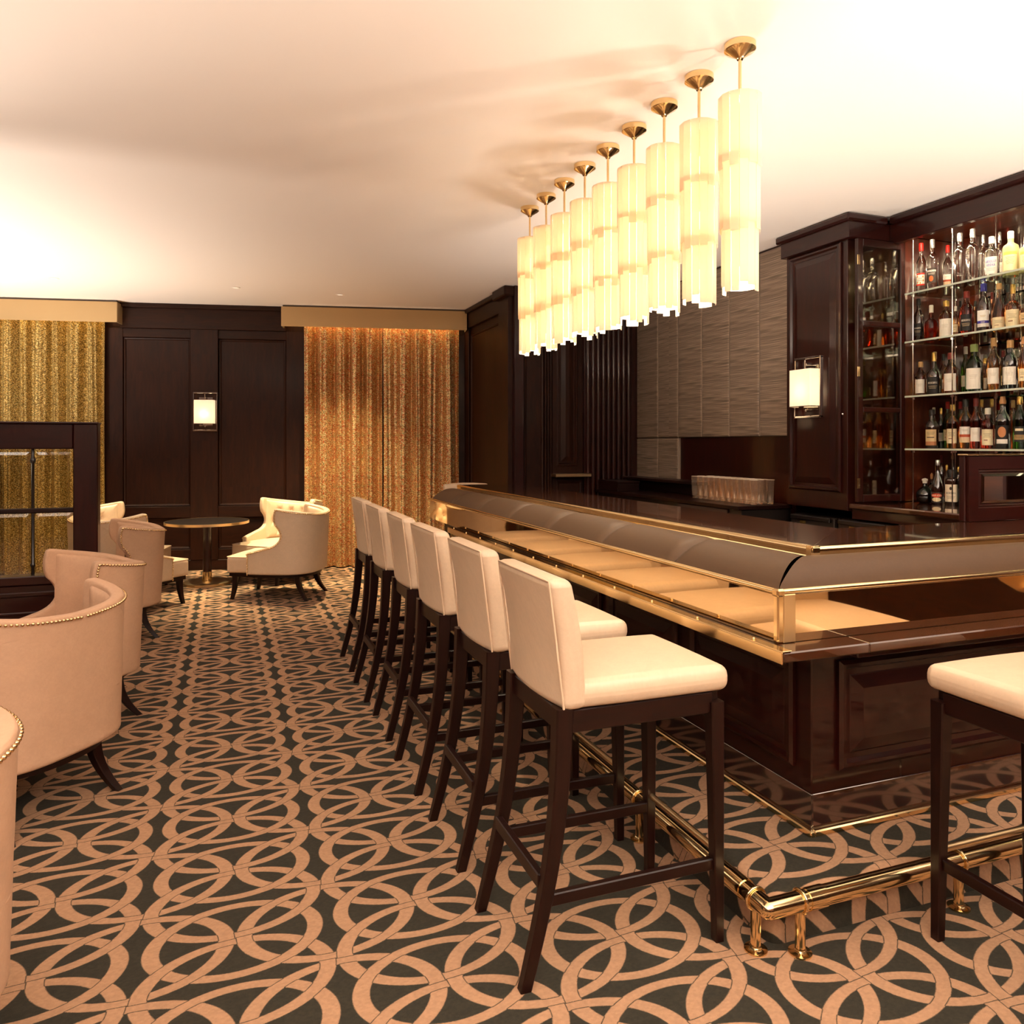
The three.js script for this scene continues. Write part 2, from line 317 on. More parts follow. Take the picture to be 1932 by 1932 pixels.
{
  const w = faceCam(structure('wall_return'), U2, V2); // local x from 0 (u = 2.73) to 1.5
  mesh('wall_slab', uvm(slab(1.5, CEIL, 0.1, 0.75, CEIL / 2, -0.05), 'y'), M.wallWood, w);
  const X = (x) => onV(x, 800, V2)[0] - U2;
  mesh('corner_post', wbox(0.10, CEIL, 0.06, 0.004, 0.05, CEIL / 2, 0.03), M.wood, w);
  mesh('panel', stepped(X(1025) - X(988), 2.6, FLATP), M.wallWood, w).position.set((X(988) + X(1025)) / 2, 1.6, 0.001);
  for (const x of [1028, 1033, 1038]) mesh('molding', wbox(0.022, CEIL - 0.1, 0.03, 0.006, X(x), CEIL / 2 - 0.02, 0.012), M.wallWood, w);
  mesh('stile', wbox(X(1049) - X(1041), CEIL - 0.1, 0.02, 0.003, (X(1041) + X(1049)) / 2, CEIL / 2, 0.008), M.wallWood, w);
  mesh('panel', stepped(X(1089) - X(1049), 1.62, RAISED), M.wallWood, w).position.set((X(1049) + X(1089)) / 2, 2.03, 0.004);
  mesh('panel', stepped(X(1096) - X(1049), 0.9, FLATP), M.wallWood, w).position.set((X(1049) + X(1096)) / 2, 0.62, 0.004);
  mesh('shelf', wbox(X(1104) - X(1038), 0.03, 0.14, 0.004, (X(1038) + X(1104)) / 2, 1.13, 0.08), M.brassSatin, w);
  const a = X(1101), b = X(1187), n = 9, pw = (b - a) / n;
  mesh('pilaster', wbox(b - a + 0.02, CEIL, 0.04, 0.004, (a + b) / 2, CEIL / 2, 0.02), M.wood, w);
  const rg = uvm(new THREE.CylinderGeometry(pw * 0.44, pw * 0.44, CEIL - 0.2, 10, 1, false, -Math.PI / 2, Math.PI), 'y');
  for (let i = 0; i < n; i++) mesh('flute', rg, M.wood, w).position.set(a + (i + 0.5) * pw, CEIL / 2, 0.04);
  mesh('stile', wbox(U4 - U2 - b, CEIL, 0.03, 0.003, (b + U4 - U2) / 2, CEIL / 2, 0.012), M.wood, w);
}
{
  const w = faceLeft(structure('wall_padded'), U4, 4.9); // local x from 0 at the cabinet to 2.4 at the return wall
  mesh('wall_slab', uvm(slab(2.5, CEIL, 0.1, -1.2, CEIL / 2, -0.06), 'y'), M.wood, w);
  const cols = [7.28, 6.844, 6.472, 6.072, 5.657, 5.251, 4.84].map((v) => v - 4.9);
  for (let i = 0; i < 6; i++) {
    const x0 = cols[i + 1], x1 = cols[i], mk = (y0, y1) => { const g = stepped(x1 - x0 - 0.004, y1 - y0, SOFT(0.016, 0.035), 'x'); const m = mesh('padded_panel', g, M.fabric, w); m.position.set(-(x0 + x1) / 2, (y0 + y1) / 2, -0.009); };
    mk(1.515, 3.03); if (i < 2) mk(1.06, 1.51);
  }
}

// ---------------------------------------------------------------- the bar
const VEND = 6.1, VDIE = 5.35, UFAR = 4.05;             // far end of the counter, far end of the body, right-hand end beyond the frame
const L2 = (name, mat, parent, u, v, du, dv, y0, y1, vend, ch = 0.004) => { // two straight runs meeting at the corner (u, v): strip du wide inward on the long side, dv on the short side
  mesh(name, wbox(du, y1 - y0, vend - v, ch, u + du / 2, (y0 + y1) / 2, -(v + vend) / 2), mat, parent);
  mesh(name, wbox(UFAR - u - du, y1 - y0, dv, ch, (u + du + UFAR) / 2, (y0 + y1) / 2, -(v + dv / 2)), mat, parent);
};
{ // carpeted step under the bar with a soft edge
  const sh = new THREE.Shape(), u0 = 1.475, v0 = 1.815, r = 0.05;
  sh.moveTo(u0 + r, v0); sh.lineTo(UFAR, v0); sh.lineTo(UFAR, v0 + 0.8); sh.lineTo(u0 + 0.8, v0 + 0.8); sh.lineTo(u0 + 0.8, VDIE + 0.2); sh.lineTo(u0, VDIE + 0.2); sh.lineTo(u0, v0 + r); sh.quadraticCurveTo(u0, v0, u0 + r, v0);
  let g = new THREE.ExtrudeGeometry(sh, { depth: 0.11, bevelEnabled: true, bevelSize: 0.03, bevelThickness: 0.035, bevelSegments: 6, curveSegments: 8, bevelOffset: -0.03 });
  g.rotateX(-Math.PI / 2); g.translate(0, 0.005, 0); g = toCreasedNormals(g, 0.8);
  const p = g.attributes.position, uv = g.attributes.uv; for (let i = 0; i < p.count; i++) uv.setXY(i, p.getX(i) + 0.5 * p.getY(i), -p.getZ(i) + 0.5 * p.getY(i));
  const m = mesh('floor_step', g, M.stepCarpet); m.userData.kind = 'structure';
}
const barTop = thing('bar_counter', 'glossy mahogany bar counter edged with brass, padded taupe leather and a mirrored band', 'bar counter');
const barBody = thing('bar_cabinet', 'dark mahogany bar front with raised panels on the carpeted step', 'bar', [1.83, 0, -2.05]);
{
  const B = barBody, loc = (x) => x - 1.83, lz = (v) => -(v - 2.05);
  const box = (name, u0, u1, v0, v1, y0, y1, mat = M.wood) => mesh(name, wbox(u1 - u0, y1 - y0, v1 - v0, 0.004, loc((u0 + u1) / 2), (y0 + y1) / 2, lz((v0 + v1) / 2)), mat, B);
  box('carcass', 1.83, 2.22, 2.05, VDIE, 0.15, 1.052); box('carcass', 2.22, UFAR, 2.05, 2.37, 0.15, 1.052);
  // mirrored kick plates and the brass angle along the step
  box('kick_plate', 1.824, 1.8295, 2.044, VDIE, 0.155, 0.285, M.kickLacquer); box('kick_plate', 1.83, UFAR, 2.044, 2.0495, 0.155, 0.285, M.kickLacquer);
  box('brass_trim', 1.806, 1.824, 2.026, VDIE, 0.151, 0.172, M.brass); box('brass_trim', 1.824, UFAR, 2.026, 2.044, 0.151, 0.172, M.brass);
  // raised panels, long side
  let v = 2.125; const pw = 0.635;
  for (let i = 0; i < 4; i++) { const p = mesh('panel', stepped(pw, 0.37, RAISED), M.wood, B); p.position.set(-0.0005, 0.535, lz(v + pw / 2)); p.rotation.y = -Math.PI / 2; v += pw + 0.08; }
  let u = 1.935;
  for (let i = 0; i < 2; i++) { const p = mesh('panel', stepped(1.0, 0.37, RAISED), M.wood, B); p.position.set(loc(u + 0.5), 0.535, 0.0005); u += 1.09; }
  // bag hooks under the ledge
  const hook = tube([[-0.03, 0.012, 0.001], [-0.028, 0, 0.025], [-0.015, -0.012, 0.034], [0.015, -0.012, 0.034], [0.028, 0, 0.025], [0.03, 0.012, 0.001]], 0.0045, 8);
  for (const q of [2.6, 3.31, 4.02]) { const h = mesh('bag_hook', hook, M.brass, B); h.position.set(0, 0.765, lz(q)); h.rotation.y = -Math.PI / 2; }
  for (const q of [2.546, 3.6]) { const h = mesh('bag_hook', hook, M.brass, B); h.position.set(loc(q), 0.745, 0); }
}
{
  const t = thing('bar_ledge', 'narrow mahogany bar ledge with brass edge strip below the mirrored band', 'ledge');
  L2('ledge_board', M.topWood, t, 1.507, 1.80, 0.32, 0.245, 0.818, 0.848, VDIE);
  mesh('brass_edge_strip', cbox(0.006, 0.036, VDIE - 1.80, 0.002, 1.503, 0.832, -(1.80 + VDIE) / 2), M.brass, t);
  mesh('brass_edge_strip', cbox(0.034, 0.004, VDIE - 1.80, 0.001, 1.519, 0.8505, -(1.80 + VDIE) / 2), M.brass, t);
  const rv = new THREE.SphereGeometry(0.006, 8, 6);
  for (let v = 1.95; v < VDIE; v += 0.3) mesh('rivet', rv, M.brass, t).position.set(1.519, 0.853, -v);
  mesh('bracket', wbox(0.26, 0.03, VDIE - 2.1, 0.004, 1.70, 0.803, -(2.1 + VDIE) / 2), M.wood, t);
  mesh('bracket', wbox(UFAR - 1.83, 0.03, 0.2, 0.004, (UFAR + 1.83) / 2, 0.803, -1.95), M.wood, t);
}
{
  const t = barTop;
  mesh('mirror_strip', slab(0.012, 0.144, VEND - 1.90, 1.568, 0.9215, -(1.90 + VEND) / 2), M.copperMirror, t);
  mesh('mirror_strip', slab(UFAR - 1.574, 0.144, 0.012, (UFAR + 1.574) / 2, 0.9215, -1.896), M.copperMirror, t);
  mesh('corner_post', cbox(0.024, 0.146, 0.024, 0.005, 1.566, 0.9225, -1.894), M.brass, t);
  mesh('corner_post', cbox(0.045, 0.146, 0.006, 0.002, 1.60, 0.9225, -1.887), M.brassSatin, t);
  mesh('backing', uvm(slab(0.03, 0.144, VEND - 1.95, 1.592, 0.9215, -(1.95 + VEND) / 2)), M.wood, t);
  mesh('backing', uvm(slab(UFAR - 1.61, 0.144, 0.03, (UFAR + 1.61) / 2, 0.9215, -1.918)), M.wood, t);
  mesh('brass_bead', rod([1.566, 1.002, -1.894], [1.566, 1.002, -VEND], 0.0105, 14), M.brass, t);
  mesh('brass_bead', rod([1.566, 1.002, -1.894], [UFAR, 1.002, -1.894], 0.0105, 14), M.brass, t);
  const jt = cbox(0.03, 0.024, 0.03, 0.006);
  mesh('corner_joint', jt, M.brass, t).position.set(1.566, 1.002, -1.894);
}
{ // padded armrest sections: section across from the outer bead up to the counter edge
  const t = barTop;
  const O = [1.572, 1.006], I = [1.80, 1.078];
  function pad(a0, a1, long, mitre) { // a0..a1 along the run; mitre cuts the near end at the corner
    const n = 26, m = 14, pos = [], idx = [], uv = [];
    for (let i = 0; i <= n; i++) for (let j = 0; j <= m; j++) {
      const s = j / m, e = i / n, w = I[0] - O[0];
      const start = mitre ? a0 + (long ? s * 0.118 : s * w) : a0, along = start + (mitre ? 0 : 0.004) + (a1 - start - (mitre ? 0.004 : 0.008)) * e;
      const pinch = Math.min(1, mitre ? 1 : e * (a1 - a0) / 0.07, (1 - e) * (a1 - a0) / 0.07), k = Math.sqrt(Math.max(0, 1 - (1 - pinch) ** 2));
      const bul = 0.042 * Math.sin(Math.PI * Math.min(1, s * 1.02)) ** 0.75 * (0.45 + 0.55 * k);
      const across = s, y = O[1] + (I[1] - O[1]) * s + bul - (1 - k) * 0.012;
      if (long) pos.push(O[0] + w * across - bul * 0.25, y, -along); else pos.push(along, y, -(1.902 + 0.118 * across - bul * 0.2));
      uv.push(along, s * w);
    }
    for (let i = 0; i < n; i++) for (let j = 0; j < m; j++) { const a = i * (m + 1) + j, b = a + m + 1; long ? idx.push(a, a + 1, b, b, a + 1, b + 1) : idx.push(a, b, a + 1, b, b + 1, a + 1); }
    const g = new THREE.BufferGeometry().setAttribute('position', new THREE.Float32BufferAttribute(pos, 3)).setAttribute('uv', new THREE.Float32BufferAttribute(uv, 2)).setIndex(idx);
    g.computeVertexNormals(); return g;
  }
  let v = 1.902; const n = 7, L = (VEND - v) / n;
  for (let i = 0; i < n; i++) { mesh('cushion', pad(v, v + L, true, i === 0), M.taupe, t); v += L; }
  mesh('cushion', pad(1.572, 3.0, false, true), M.taupe, t); mesh('cushion', pad(3.0, UFAR, false, false), M.taupe, t);
  mesh('base_board', uvm(slab(0.22, 0.012, VEND - 2.0, 1.69, 0.996, -(2.0 + VEND) / 2)), M.wood, t);
  mesh('base_board', uvm(slab(UFAR - 1.6, 0.012, 0.12, (UFAR + 1.6) / 2, 0.996, -1.965)), M.wood, t);
}
{
  const t = barTop;
  const a = new THREE.Shape(); a.moveTo(1.815, 2.025); a.lineTo(2.29, 2.42); a.lineTo(2.29, VEND); a.lineTo(1.815, VEND); a.closePath();
  const b = new THREE.Shape(); b.moveTo(1.815, 2.025); b.lineTo(UFAR, 2.025); b.lineTo(UFAR, 2.42); b.lineTo(2.29, 2.42); b.closePath();
  for (const [s, gr] of [[a, 'z'], [b, 'x']]) { let g = new THREE.ExtrudeGeometry(s, { depth: 0.036, bevelEnabled: true, bevelSize: 0.0015, bevelThickness: 0.0015, bevelSegments: 1, bevelOffset: -0.0015 }); g.rotateX(-Math.PI / 2); g.translate(0, 1.077, 0); mesh('counter_board', uvm(toCreasedNormals(g, 0.4), gr), M.topWood, t); }
  const nose = (len) => { const s = new THREE.Shape(); s.moveTo(0, 0); s.lineTo(0.03, 0); s.lineTo(0.03, 0.042); s.lineTo(0.012, 0.042); s.quadraticCurveTo(0, 0.042, 0, 0.026); s.quadraticCurveTo(0.008, 0.013, 0, 0); return new THREE.ExtrudeGeometry(s, { depth: len, bevelEnabled: false, curveSegments: 8 }); };
  const g1 = toCreasedNormals(nose(VEND - 2.0), 0.5); const m1 = mesh('brass_nosing', g1, M.brass, t); m1.position.set(1.79, 1.0745, -VEND);
  const g2 = toCreasedNormals(nose(UFAR - 1.79), 0.5); const m2 = mesh('brass_nosing', g2, M.brass, t); m2.position.set(1.79, 1.0745, -2.0); m2.rotation.y = Math.PI / 2;
  mesh('brass_corner', cbox(0.036, 0.044, 0.036, 0.006, 1.806, 1.0955, -2.016), M.brass, t);
  mesh('under_board', uvm(slab(0.42, 0.02, VEND - 2.1, 2.03, 1.064, -(2.1 + VEND) / 2)), M.wood, t);
}
{ // brass foot rail
  const t = thing('foot_rail', 'polished brass foot rail on short posts around the bar step', 'foot rail');
  const U = 1.425, V = 1.765, y = 0.148, r = 0.028;
  mesh('rail', rod([U, y, -V - 0.0], [U, y, -VDIE - 0.1], r, 28), M.brass, t);
  mesh('rail', rod([U, y, -V], [UFAR, y, -V], r, 28), M.brass, t);
  const el = new THREE.SphereGeometry(r, 20, 14); mesh('elbow', el, M.brass, t).position.set(U, y, -V);
  const sleeve = (p, q) => mesh('sleeve', rod(p, q, r + 0.0025, 28), M.brass, t);
  sleeve([U, y, -V - 0.10], [U, y, -V - 0.17]); sleeve([U + 0.13, y, -V], [U + 0.19, y, -V]);
  const post = lathe([[0.0001, 0], [0.033, 0], [0.033, 0.005], [0.018, 0.008], [0.0145, 0.012], [0.0145, 0.125], [0.0001, 0.125]], 24), clamp = new THREE.TorusGeometry(r + 0.003, 0.0045, 10, 28);
  const posts = [[U, V + 0.055, 0], [U + 0.11, V, 1]];
  for (let v = 2.48; v < VDIE; v += 0.72) posts.push([U, v, 0]);
  for (let u = 2.15; u < UFAR; u += 0.7) posts.push([u, V, 1]);
  for (const [u, v, k] of posts) { mesh('post', post, M.brass, t).position.set(u, 0, -v); const c = mesh('clamp', clamp, M.brass, t); c.position.set(u, y, -v); c.rotation.y = k ? Math.PI / 2 : 0; }
}

// ---------------------------------------------------------------- bar stools
function makeStool(label) { // faces local +x
  const t = thing('bar_stool', label, 'bar stool', [0, 0, 0], 0, 'cream bar stools along the bar');
  for (const s of [-1, 1]) {
    mesh('leg', bar([[0.292, 0.70, s * 0.187], [0.30, 0, s * 0.193]], [0.044, 0.028], [0.044, 0.028]), M.legWood, t);
    const pts = []; for (let i = 0; i <= 12; i++) { const k = i / 12; pts.push([-0.305 + 0.115 * (1 - k) ** 1.0 - 0.035 * Math.sin(Math.PI * k) * (1 - k) * 0 + 0.028 * Math.sin(Math.PI * k), 0.735 * (1 - k), s * (0.178 + 0.01 * k)]); }
    mesh('leg', bar(pts, [0.052, 0.032], [0.046, 0.03]), M.legWood, t);
    mesh('stretcher', wbox(0.53, 0.034, 0.022, 0.003, 0.018, 0.225, s * 0.186), M.legWood, t);
    mesh('apron', wbox(0.46, 0.062, 0.024, 0.003, 0.05, 0.698, s * 0.186), M.legWood, t);
  }
  mesh('stretcher', wbox(0.022, 0.04, 0.35, 0.003, -0.25, 0.27, 0), M.legWood, t);
  mesh('apron', wbox(0.024, 0.062, 0.36, 0.003, 0.298, 0.698, 0), M.legWood, t);
  mesh('apron', wbox(0.028, 0.062, 0.34, 0.003, -0.19, 0.698, 0), M.legWood, t);
  mesh('footrest', rod([0.298, 0.262, -0.18], [0.298, 0.262, 0.18], 0.0105), M.brassSatin, t);
  const seat = mesh('seat', roundBox(0.53, 0.075, 0.43, 0.03, [18, 8, 18], (v) => { v.y += (v.y > 0 ? 0.016 : 0) * (1 - (v.x / 0.265) ** 2) * (1 - (v.z / 0.215) ** 2); if (v.x < -0.1) v.z *= 1 - 0.04 * (-0.1 - v.x) / 0.16; }), M.cream, t); seat.position.set(0.068, 0.7665, 0);
  const bend = (v) => { v.x += 0.55 * v.z * v.z - 0.012 - 0.045 * (v.y / 0.36 + 0.5) ** 2 ; if (v.y > 0.1) v.y -= 0.22 * v.z * v.z; };
  const back = mesh('backrest', roundBox(0.07, 0.365, 0.425, 0.022, [8, 16, 22], bend), M.cream, t); back.position.set(-0.175, 0.913, 0);
  const pip = []; for (const [y, z] of [[-0.178, -0.2], [0.17, -0.2], [0.178, -0.19], [0.179, -0.1], [0.179, 0], [0.179, 0.1], [0.178, 0.19], [0.17, 0.2], [-0.178, 0.2]]) { const v = new THREE.Vector3(-0.031, y, z); bend(v); pip.push([v.x - 0.175, v.y + 0.913, v.z]); }
  mesh('piping', tube(pip, 0.0035, 6, false, 0.2), M.creamPiping, back).position.set(0.175, -0.913, 0);
  return t;
}
const ORD = ['first', 'second', 'third', 'fourth', 'fifth', 'sixth', 'seventh', 'eighth', 'ninth', 'tenth', 'eleventh', 'twelfth', 'thirteenth', 'fourteenth', 'fifteenth'];
const stool = makeStool('first cream leather bar stool on the long bar side from the brass rail corner');
at(stool, 1.05, 0, -2.09);
for (let i = 1; i < 6; i++) dup(stool, [1.05 + (i % 2) * 0.006, 0, -(2.09 + 0.61 * i)], (i % 3 - 1) * 0.012, `${ORD[i]} cream leather bar stool on the long bar side from the brass rail corner`);
dup(stool, [2.15, 0, -1.375], Math.PI / 2, 'cream leather bar stool at the short side of the bar by the panelled front');
dup(stool, [2.06, 0, -6.52], -Math.PI / 2, 'cream bar stool backing the far end of the bar, only its back top showing');

// ---------------------------------------------------------------- pendant lamps over the bar
{
  const H = 2.834, tiers = [[0.0815, H, 2.566], [0.0765, 2.60, 2.31], [0.0695, 2.345, 2.075]];
  const make = (label) => {
    const t = thing('pendant_lamp', label, 'pendant lamp', [0, 0, 0], 0, 'row of pendant lamps over the bar');
    mesh('canopy', lathe([[0.0001, CEIL - 0.002], [0.062, CEIL - 0.002], [0.062, CEIL - 0.026], [0.058, CEIL - 0.03], [0.016, CEIL - 0.056], [0.012, CEIL - 0.064], [0.0001, CEIL - 0.064]].reverse(), 32), M.brass, t);
    mesh('stem', rod([0, CEIL - 0.06, 0], [0, 2.80, 0], 0.0065, 12), M.brass, t);
    mesh('stem', rod([0, 2.80, 0], [0, 2.16, 0], 0.004, 8), M.brass, t);
    return t;
  };
  const ring = (r, y) => { const g = new THREE.TorusGeometry(r, 0.003, 6, 42); g.rotateX(Math.PI / 2); g.translate(0, y, 0); return g; };
  const rings = tiers.map(([r, a]) => ring(r - 0.004, a - 0.006)), nS = 14, variants = [];
  tiers.forEach(([r, a, b], k) => { variants[k] = [0, 1, 2, 3].map((q) => { const len = a - b + [0.0, 0.014, -0.012, 0.022][q], w = 2 * r * Math.tan(Math.PI / nS) * 0.965; const g = new THREE.BoxGeometry(w, len, 0.0022); g.translate(0, -len / 2, 0); return g; }); });
  const addedDisc = new THREE.CylinderGeometry(0.076, 0.076, 0.003, 28); addedDisc.translate(0, 2.815, 0);  // disc added inside the shade to soften its light on the ceiling
  const bulbG = new THREE.CapsuleGeometry(0.014, 0.07, 6, 12), spoke = rod([-0.078, 2.825, 0], [0.078, 2.825, 0], 0.0025, 6);
  for (let i = 0; i < 9; i++) {
    const t = make(`${ORD[i]} tiered strip pendant lamp over the bar, counted from the mitred counter corner`);
    at(t, 1.928, 0, -(2.56 + 0.2829 * i), 0.1 * i);
    mesh('spoke', spoke, M.brass, t);
    tiers.forEach(([r, a], k) => {
      mesh('hoop', rings[k], M.brassSatin, t);
      for (let s = 0; s < nS; s++) { const th = s / nS * 2 * Math.PI, m = mesh('shade_strip', variants[k][Math.floor(rnd() * 4)], M.strip, t); m.position.set(Math.sin(th) * (r + (s % 2) * 0.0016), a, Math.cos(th) * (r + (s % 2) * 0.0016)); m.rotation.y = th; }
    });
    mesh('added_diffuser', addedDisc, M.strip, t); 
    for (const y of [2.66, 2.42, 2.17]) { mesh('bulb', bulbG, M.bulb, t).position.set(0.012, y, 0); const l = new THREE.PointLight(col(WARM), POWER.pendant); l.position.set(0.012, y, 0); l.shadow.radius = 1; l.name = 'pendant_light'; t.add(l); }
  }
}

// ---------------------------------------------------------------- back bar
const UN = 4.45, VN = 4.17, UB = 5.02, VR = 1.5; // niche front, niche side panel, mirror, far right end
{
  const t = thing('tall_cabinet', 'tall dark cabinet with raised panel carrying a wall sconce beside the bottle shelves', 'cabinet', [4.06, 0, -4.56]);
  const b = (name, u0, u1, v0, v1, y0, y1, mat = M.wood, ch = 0.004) => mesh(name, wbox(u1 - u0, y1 - y0, v1 - v0, ch, (u0 + u1) / 2 - 4.06, (y0 + y1) / 2, -((v0 + v1) / 2 - 4.56)), mat, t);
  b('carcass', 4.062, 5.0, 4.2, 4.82, 0.985, CEIL - 0.003);
  const p = mesh('door', stepped(0.53, 1.76, RAISED), M.wood, t); p.rotation.y = -Math.PI / 2; p.position.set(0.0, 1.99, -(4.515 - 4.56));
  const kn = mesh('knob', new THREE.SphereGeometry(0.008, 10, 8), M.chrome, t); kn.position.set(-0.016, 1.66, 0.335);
  b('cornice', 4.03, 4.402, 4.156, 4.85, 2.88, 3.0, M.wood); b('cornice', 4.0, 4.362, 4.128, 4.88, 2.995, CEIL - 0.003, M.wood, 0.012);
}
{
  const t = thing('back_bar', 'open mahogany back bar niche with mirrored back and warm lit soffit', 'back bar', [UN, 0, -3]);
  const b = (name, u0, u1, v0, v1, y0, y1, mat = M.wood, ch = 0.004) => mesh(name, wbox(u1 - u0, y1 - y0, v1 - v0, ch, (u0 + u1) / 2 - UN, (y0 + y1) / 2, -((v0 + v1) / 2 - 3)), mat, t);
  b('side_panel', 4.5, UB, VN, VN + 0.028, 1.04, 2.934, M.litNicheWood); b('side_stile', 4.502, 4.55, VN - 0.012, VN - 0.001, 1.04, 2.93, M.wood);
  b('soffit', UN + 0.006, UB + 0.1, VR, VN - 0.001, 2.935, 2.96, M.litNicheWood);
  b('fascia', 4.40, 4.455, VR, VN - 0.012, 2.86, 3.0, M.wood); b('cornice', 4.36, 4.455, VR, VN - 0.04, 2.995, CEIL - 0.003, M.wood, 0.012);
  b('mirror', UB, UB + 0.008, VR, VN - 0.001, 1.05, 2.934, M.mirror, 0.001);
  for (const v of [4.02, 3.42, 2.82, 2.22]) b('back_stile', UB - 0.02, UB + 0.004, v - 0.05, v + 0.05, 1.05, 2.934, M.litNicheWood);
  b('end_panel', UN, UB, VR - 0.03, VR, 1.04, 3.0, M.wood);
  // strip lamp behind the fascia
  const tubeL = mesh('strip_lamp', slab(0.03, 0.012, VN - VR - 0.3, 4.475 - UN, 2.926, -((VN + VR) / 2 - 3)), M.lampWhite, t);
  const l = new THREE.RectAreaLight(col([1, 0.78, 0.52]), POWER.niche, 0.03, VN - VR - 0.3); l.position.set(4.478 - UN, 2.915, -((VN + VR) / 2 - 3)); l.up.set(0, 0, 1); l.lookAt(4.478 - UN + 0.35, 1.9, -((VN + VR) / 2 - 3));  l.name = 'niche_light'; t.add(l);
}
{
  const t = thing('back_counter', 'dark polished back counter below the bottle shelves', 'counter', [4.5, 0, -3]);
  const b = (name, u0, u1, v0, v1, y0, y1, mat = M.wood, ch = 0.004) => mesh(name, wbox(u1 - u0, y1 - y0, v1 - v0, ch, (u0 + u1) / 2 - 4.5, (y0 + y1) / 2, -((v0 + v1) / 2 - 3)), mat, t);
  b('counter_top', 4.06, UB + 0.1, VR, 4.19, 1.0, 1.038, M.topWood, 0.008); b('front_rail', 4.09, 4.12, VR, 4.19, 0.93, 1.0);
  b('cupboard', 4.55, UB, VR, 4.19, 0.0, 1.0); b('cupboard', 4.15, 4.55, VR, 3.40, 0, 0.93);
}
{ // folded glass door against the cabinet side
  const u0 = 4.075, u1 = 4.50, w = u1 - u0, t = thing('glass_cabinet_door', 'narrow dark framed glass door folded open against the tall cabinet', 'cabinet door', [u0, 0, -4.135]);
  const y0 = 1.05, y1 = 2.87, f = 0.05, d = 0.03;
  const B = (name, x0, x1, a, c, mat = M.wood) => mesh(name, wbox(x1 - x0, c - a, d, 0.004, (x0 + x1) / 2, (a + c) / 2, 0), mat, t);
  B('stile', 0, f, y0, y1); B('stile', w - f * 0.7, w, y0, y1);
  const ys = [y0, 1.10, 1.672, 1.705, 2.268, 2.305, 2.82, y1];
  for (let i = 0; i < 8; i += 2) B('rail', f, w - f * 0.7, ys[i], ys[i + 1]);
  for (let i = 1; i < 7; i += 2) mesh('pane', slab(w - f * 1.7, ys[i + 1] - ys[i], 0.004, (f + w - f * 0.7) / 2, (ys[i] + ys[i + 1]) / 2, 0), M.screenGlass, t);
  const hg = cbox(0.022, 0.07, 0.006, 0.002); for (const y of [1.18, 1.95, 2.72]) mesh('hinge', hg, M.brass, t).position.set(0.006, y, 0.017);
}
{
  const t = thing('bottle_shelf_rack', 'four glass bottle shelves on slender chrome posts in the back bar', 'shelf rack', [4.7, 0, -2.9]);
  for (const y of [2.506, 2.168, 1.788, 1.42]) {
    mesh('glass_shelf', cbox(0.46, 0.012, 2.44, 0.002, 0, y - 0.006, 0.03), M.shelfGlass, t);
    mesh('front_edge', slab(0.003, 0.012, 2.44, -0.2318, y - 0.006, 0.03), M.groundEdge, t);
    for (const v of [4.05, 3.74, 3.0, 2.2]) for (const u of [4.50, 4.90]) mesh('collar', lathe([[0.0001, -0.016], [0.013, -0.016], [0.013, 0.0], [0.0001, 0.0]].map(([r, q]) => [r, q]), 12), M.chrome, t).position.set(u - 4.7, y - 0.0125, -(v - 2.9));
  }
  for (const v of [4.05, 3.74, 3.0, 2.2]) for (const u of [4.50, 4.90]) mesh('post', rod([u - 4.7, 1.04, -(v - 2.9)], [u - 4.7, 2.934, -(v - 2.9)], 0.004, 10), M.chrome, t);
}
// label sheet: one texture, one cell per design
const SHEET = document.createElement('canvas'); SHEET.width = 1024; SHEET.height = 1024;
const cx = SHEET.getContext('2d'), CELLS = 8; let cellN = 0;
function cell(draw) { const i = cellN++, x = i % CELLS, y = Math.floor(i / CELLS), s = 1024 / CELLS; cx.save(); cx.translate(x * s, y * s); cx.beginPath(); cx.rect(0, 0, s, s); cx.clip(); draw(cx, s); cx.restore(); return [x / CELLS, 1 - (y + 1) / CELLS]; }
const fill = (c, col, x = 0, y = 0, w = 128, h = 128) => { c.fillStyle = col; c.fillRect(x, y, w, h); };
const lines = (c, colr, y0, n, x0 = 20, x1 = 108) => { c.fillStyle = colr; for (let i = 0; i < n; i++) c.fillRect(x0 + (i % 3) * 5, y0 + i * 9, x1 - x0 - (i % 3) * 10, 2.5); };
const txt = (c, s, x, y, size, colr, font = 'sans-serif', wt = 'bold') => { c.fillStyle = colr; c.font = `${wt} ${size}px ${font}`; c.textAlign = 'center'; c.fillText(s, x, y); };
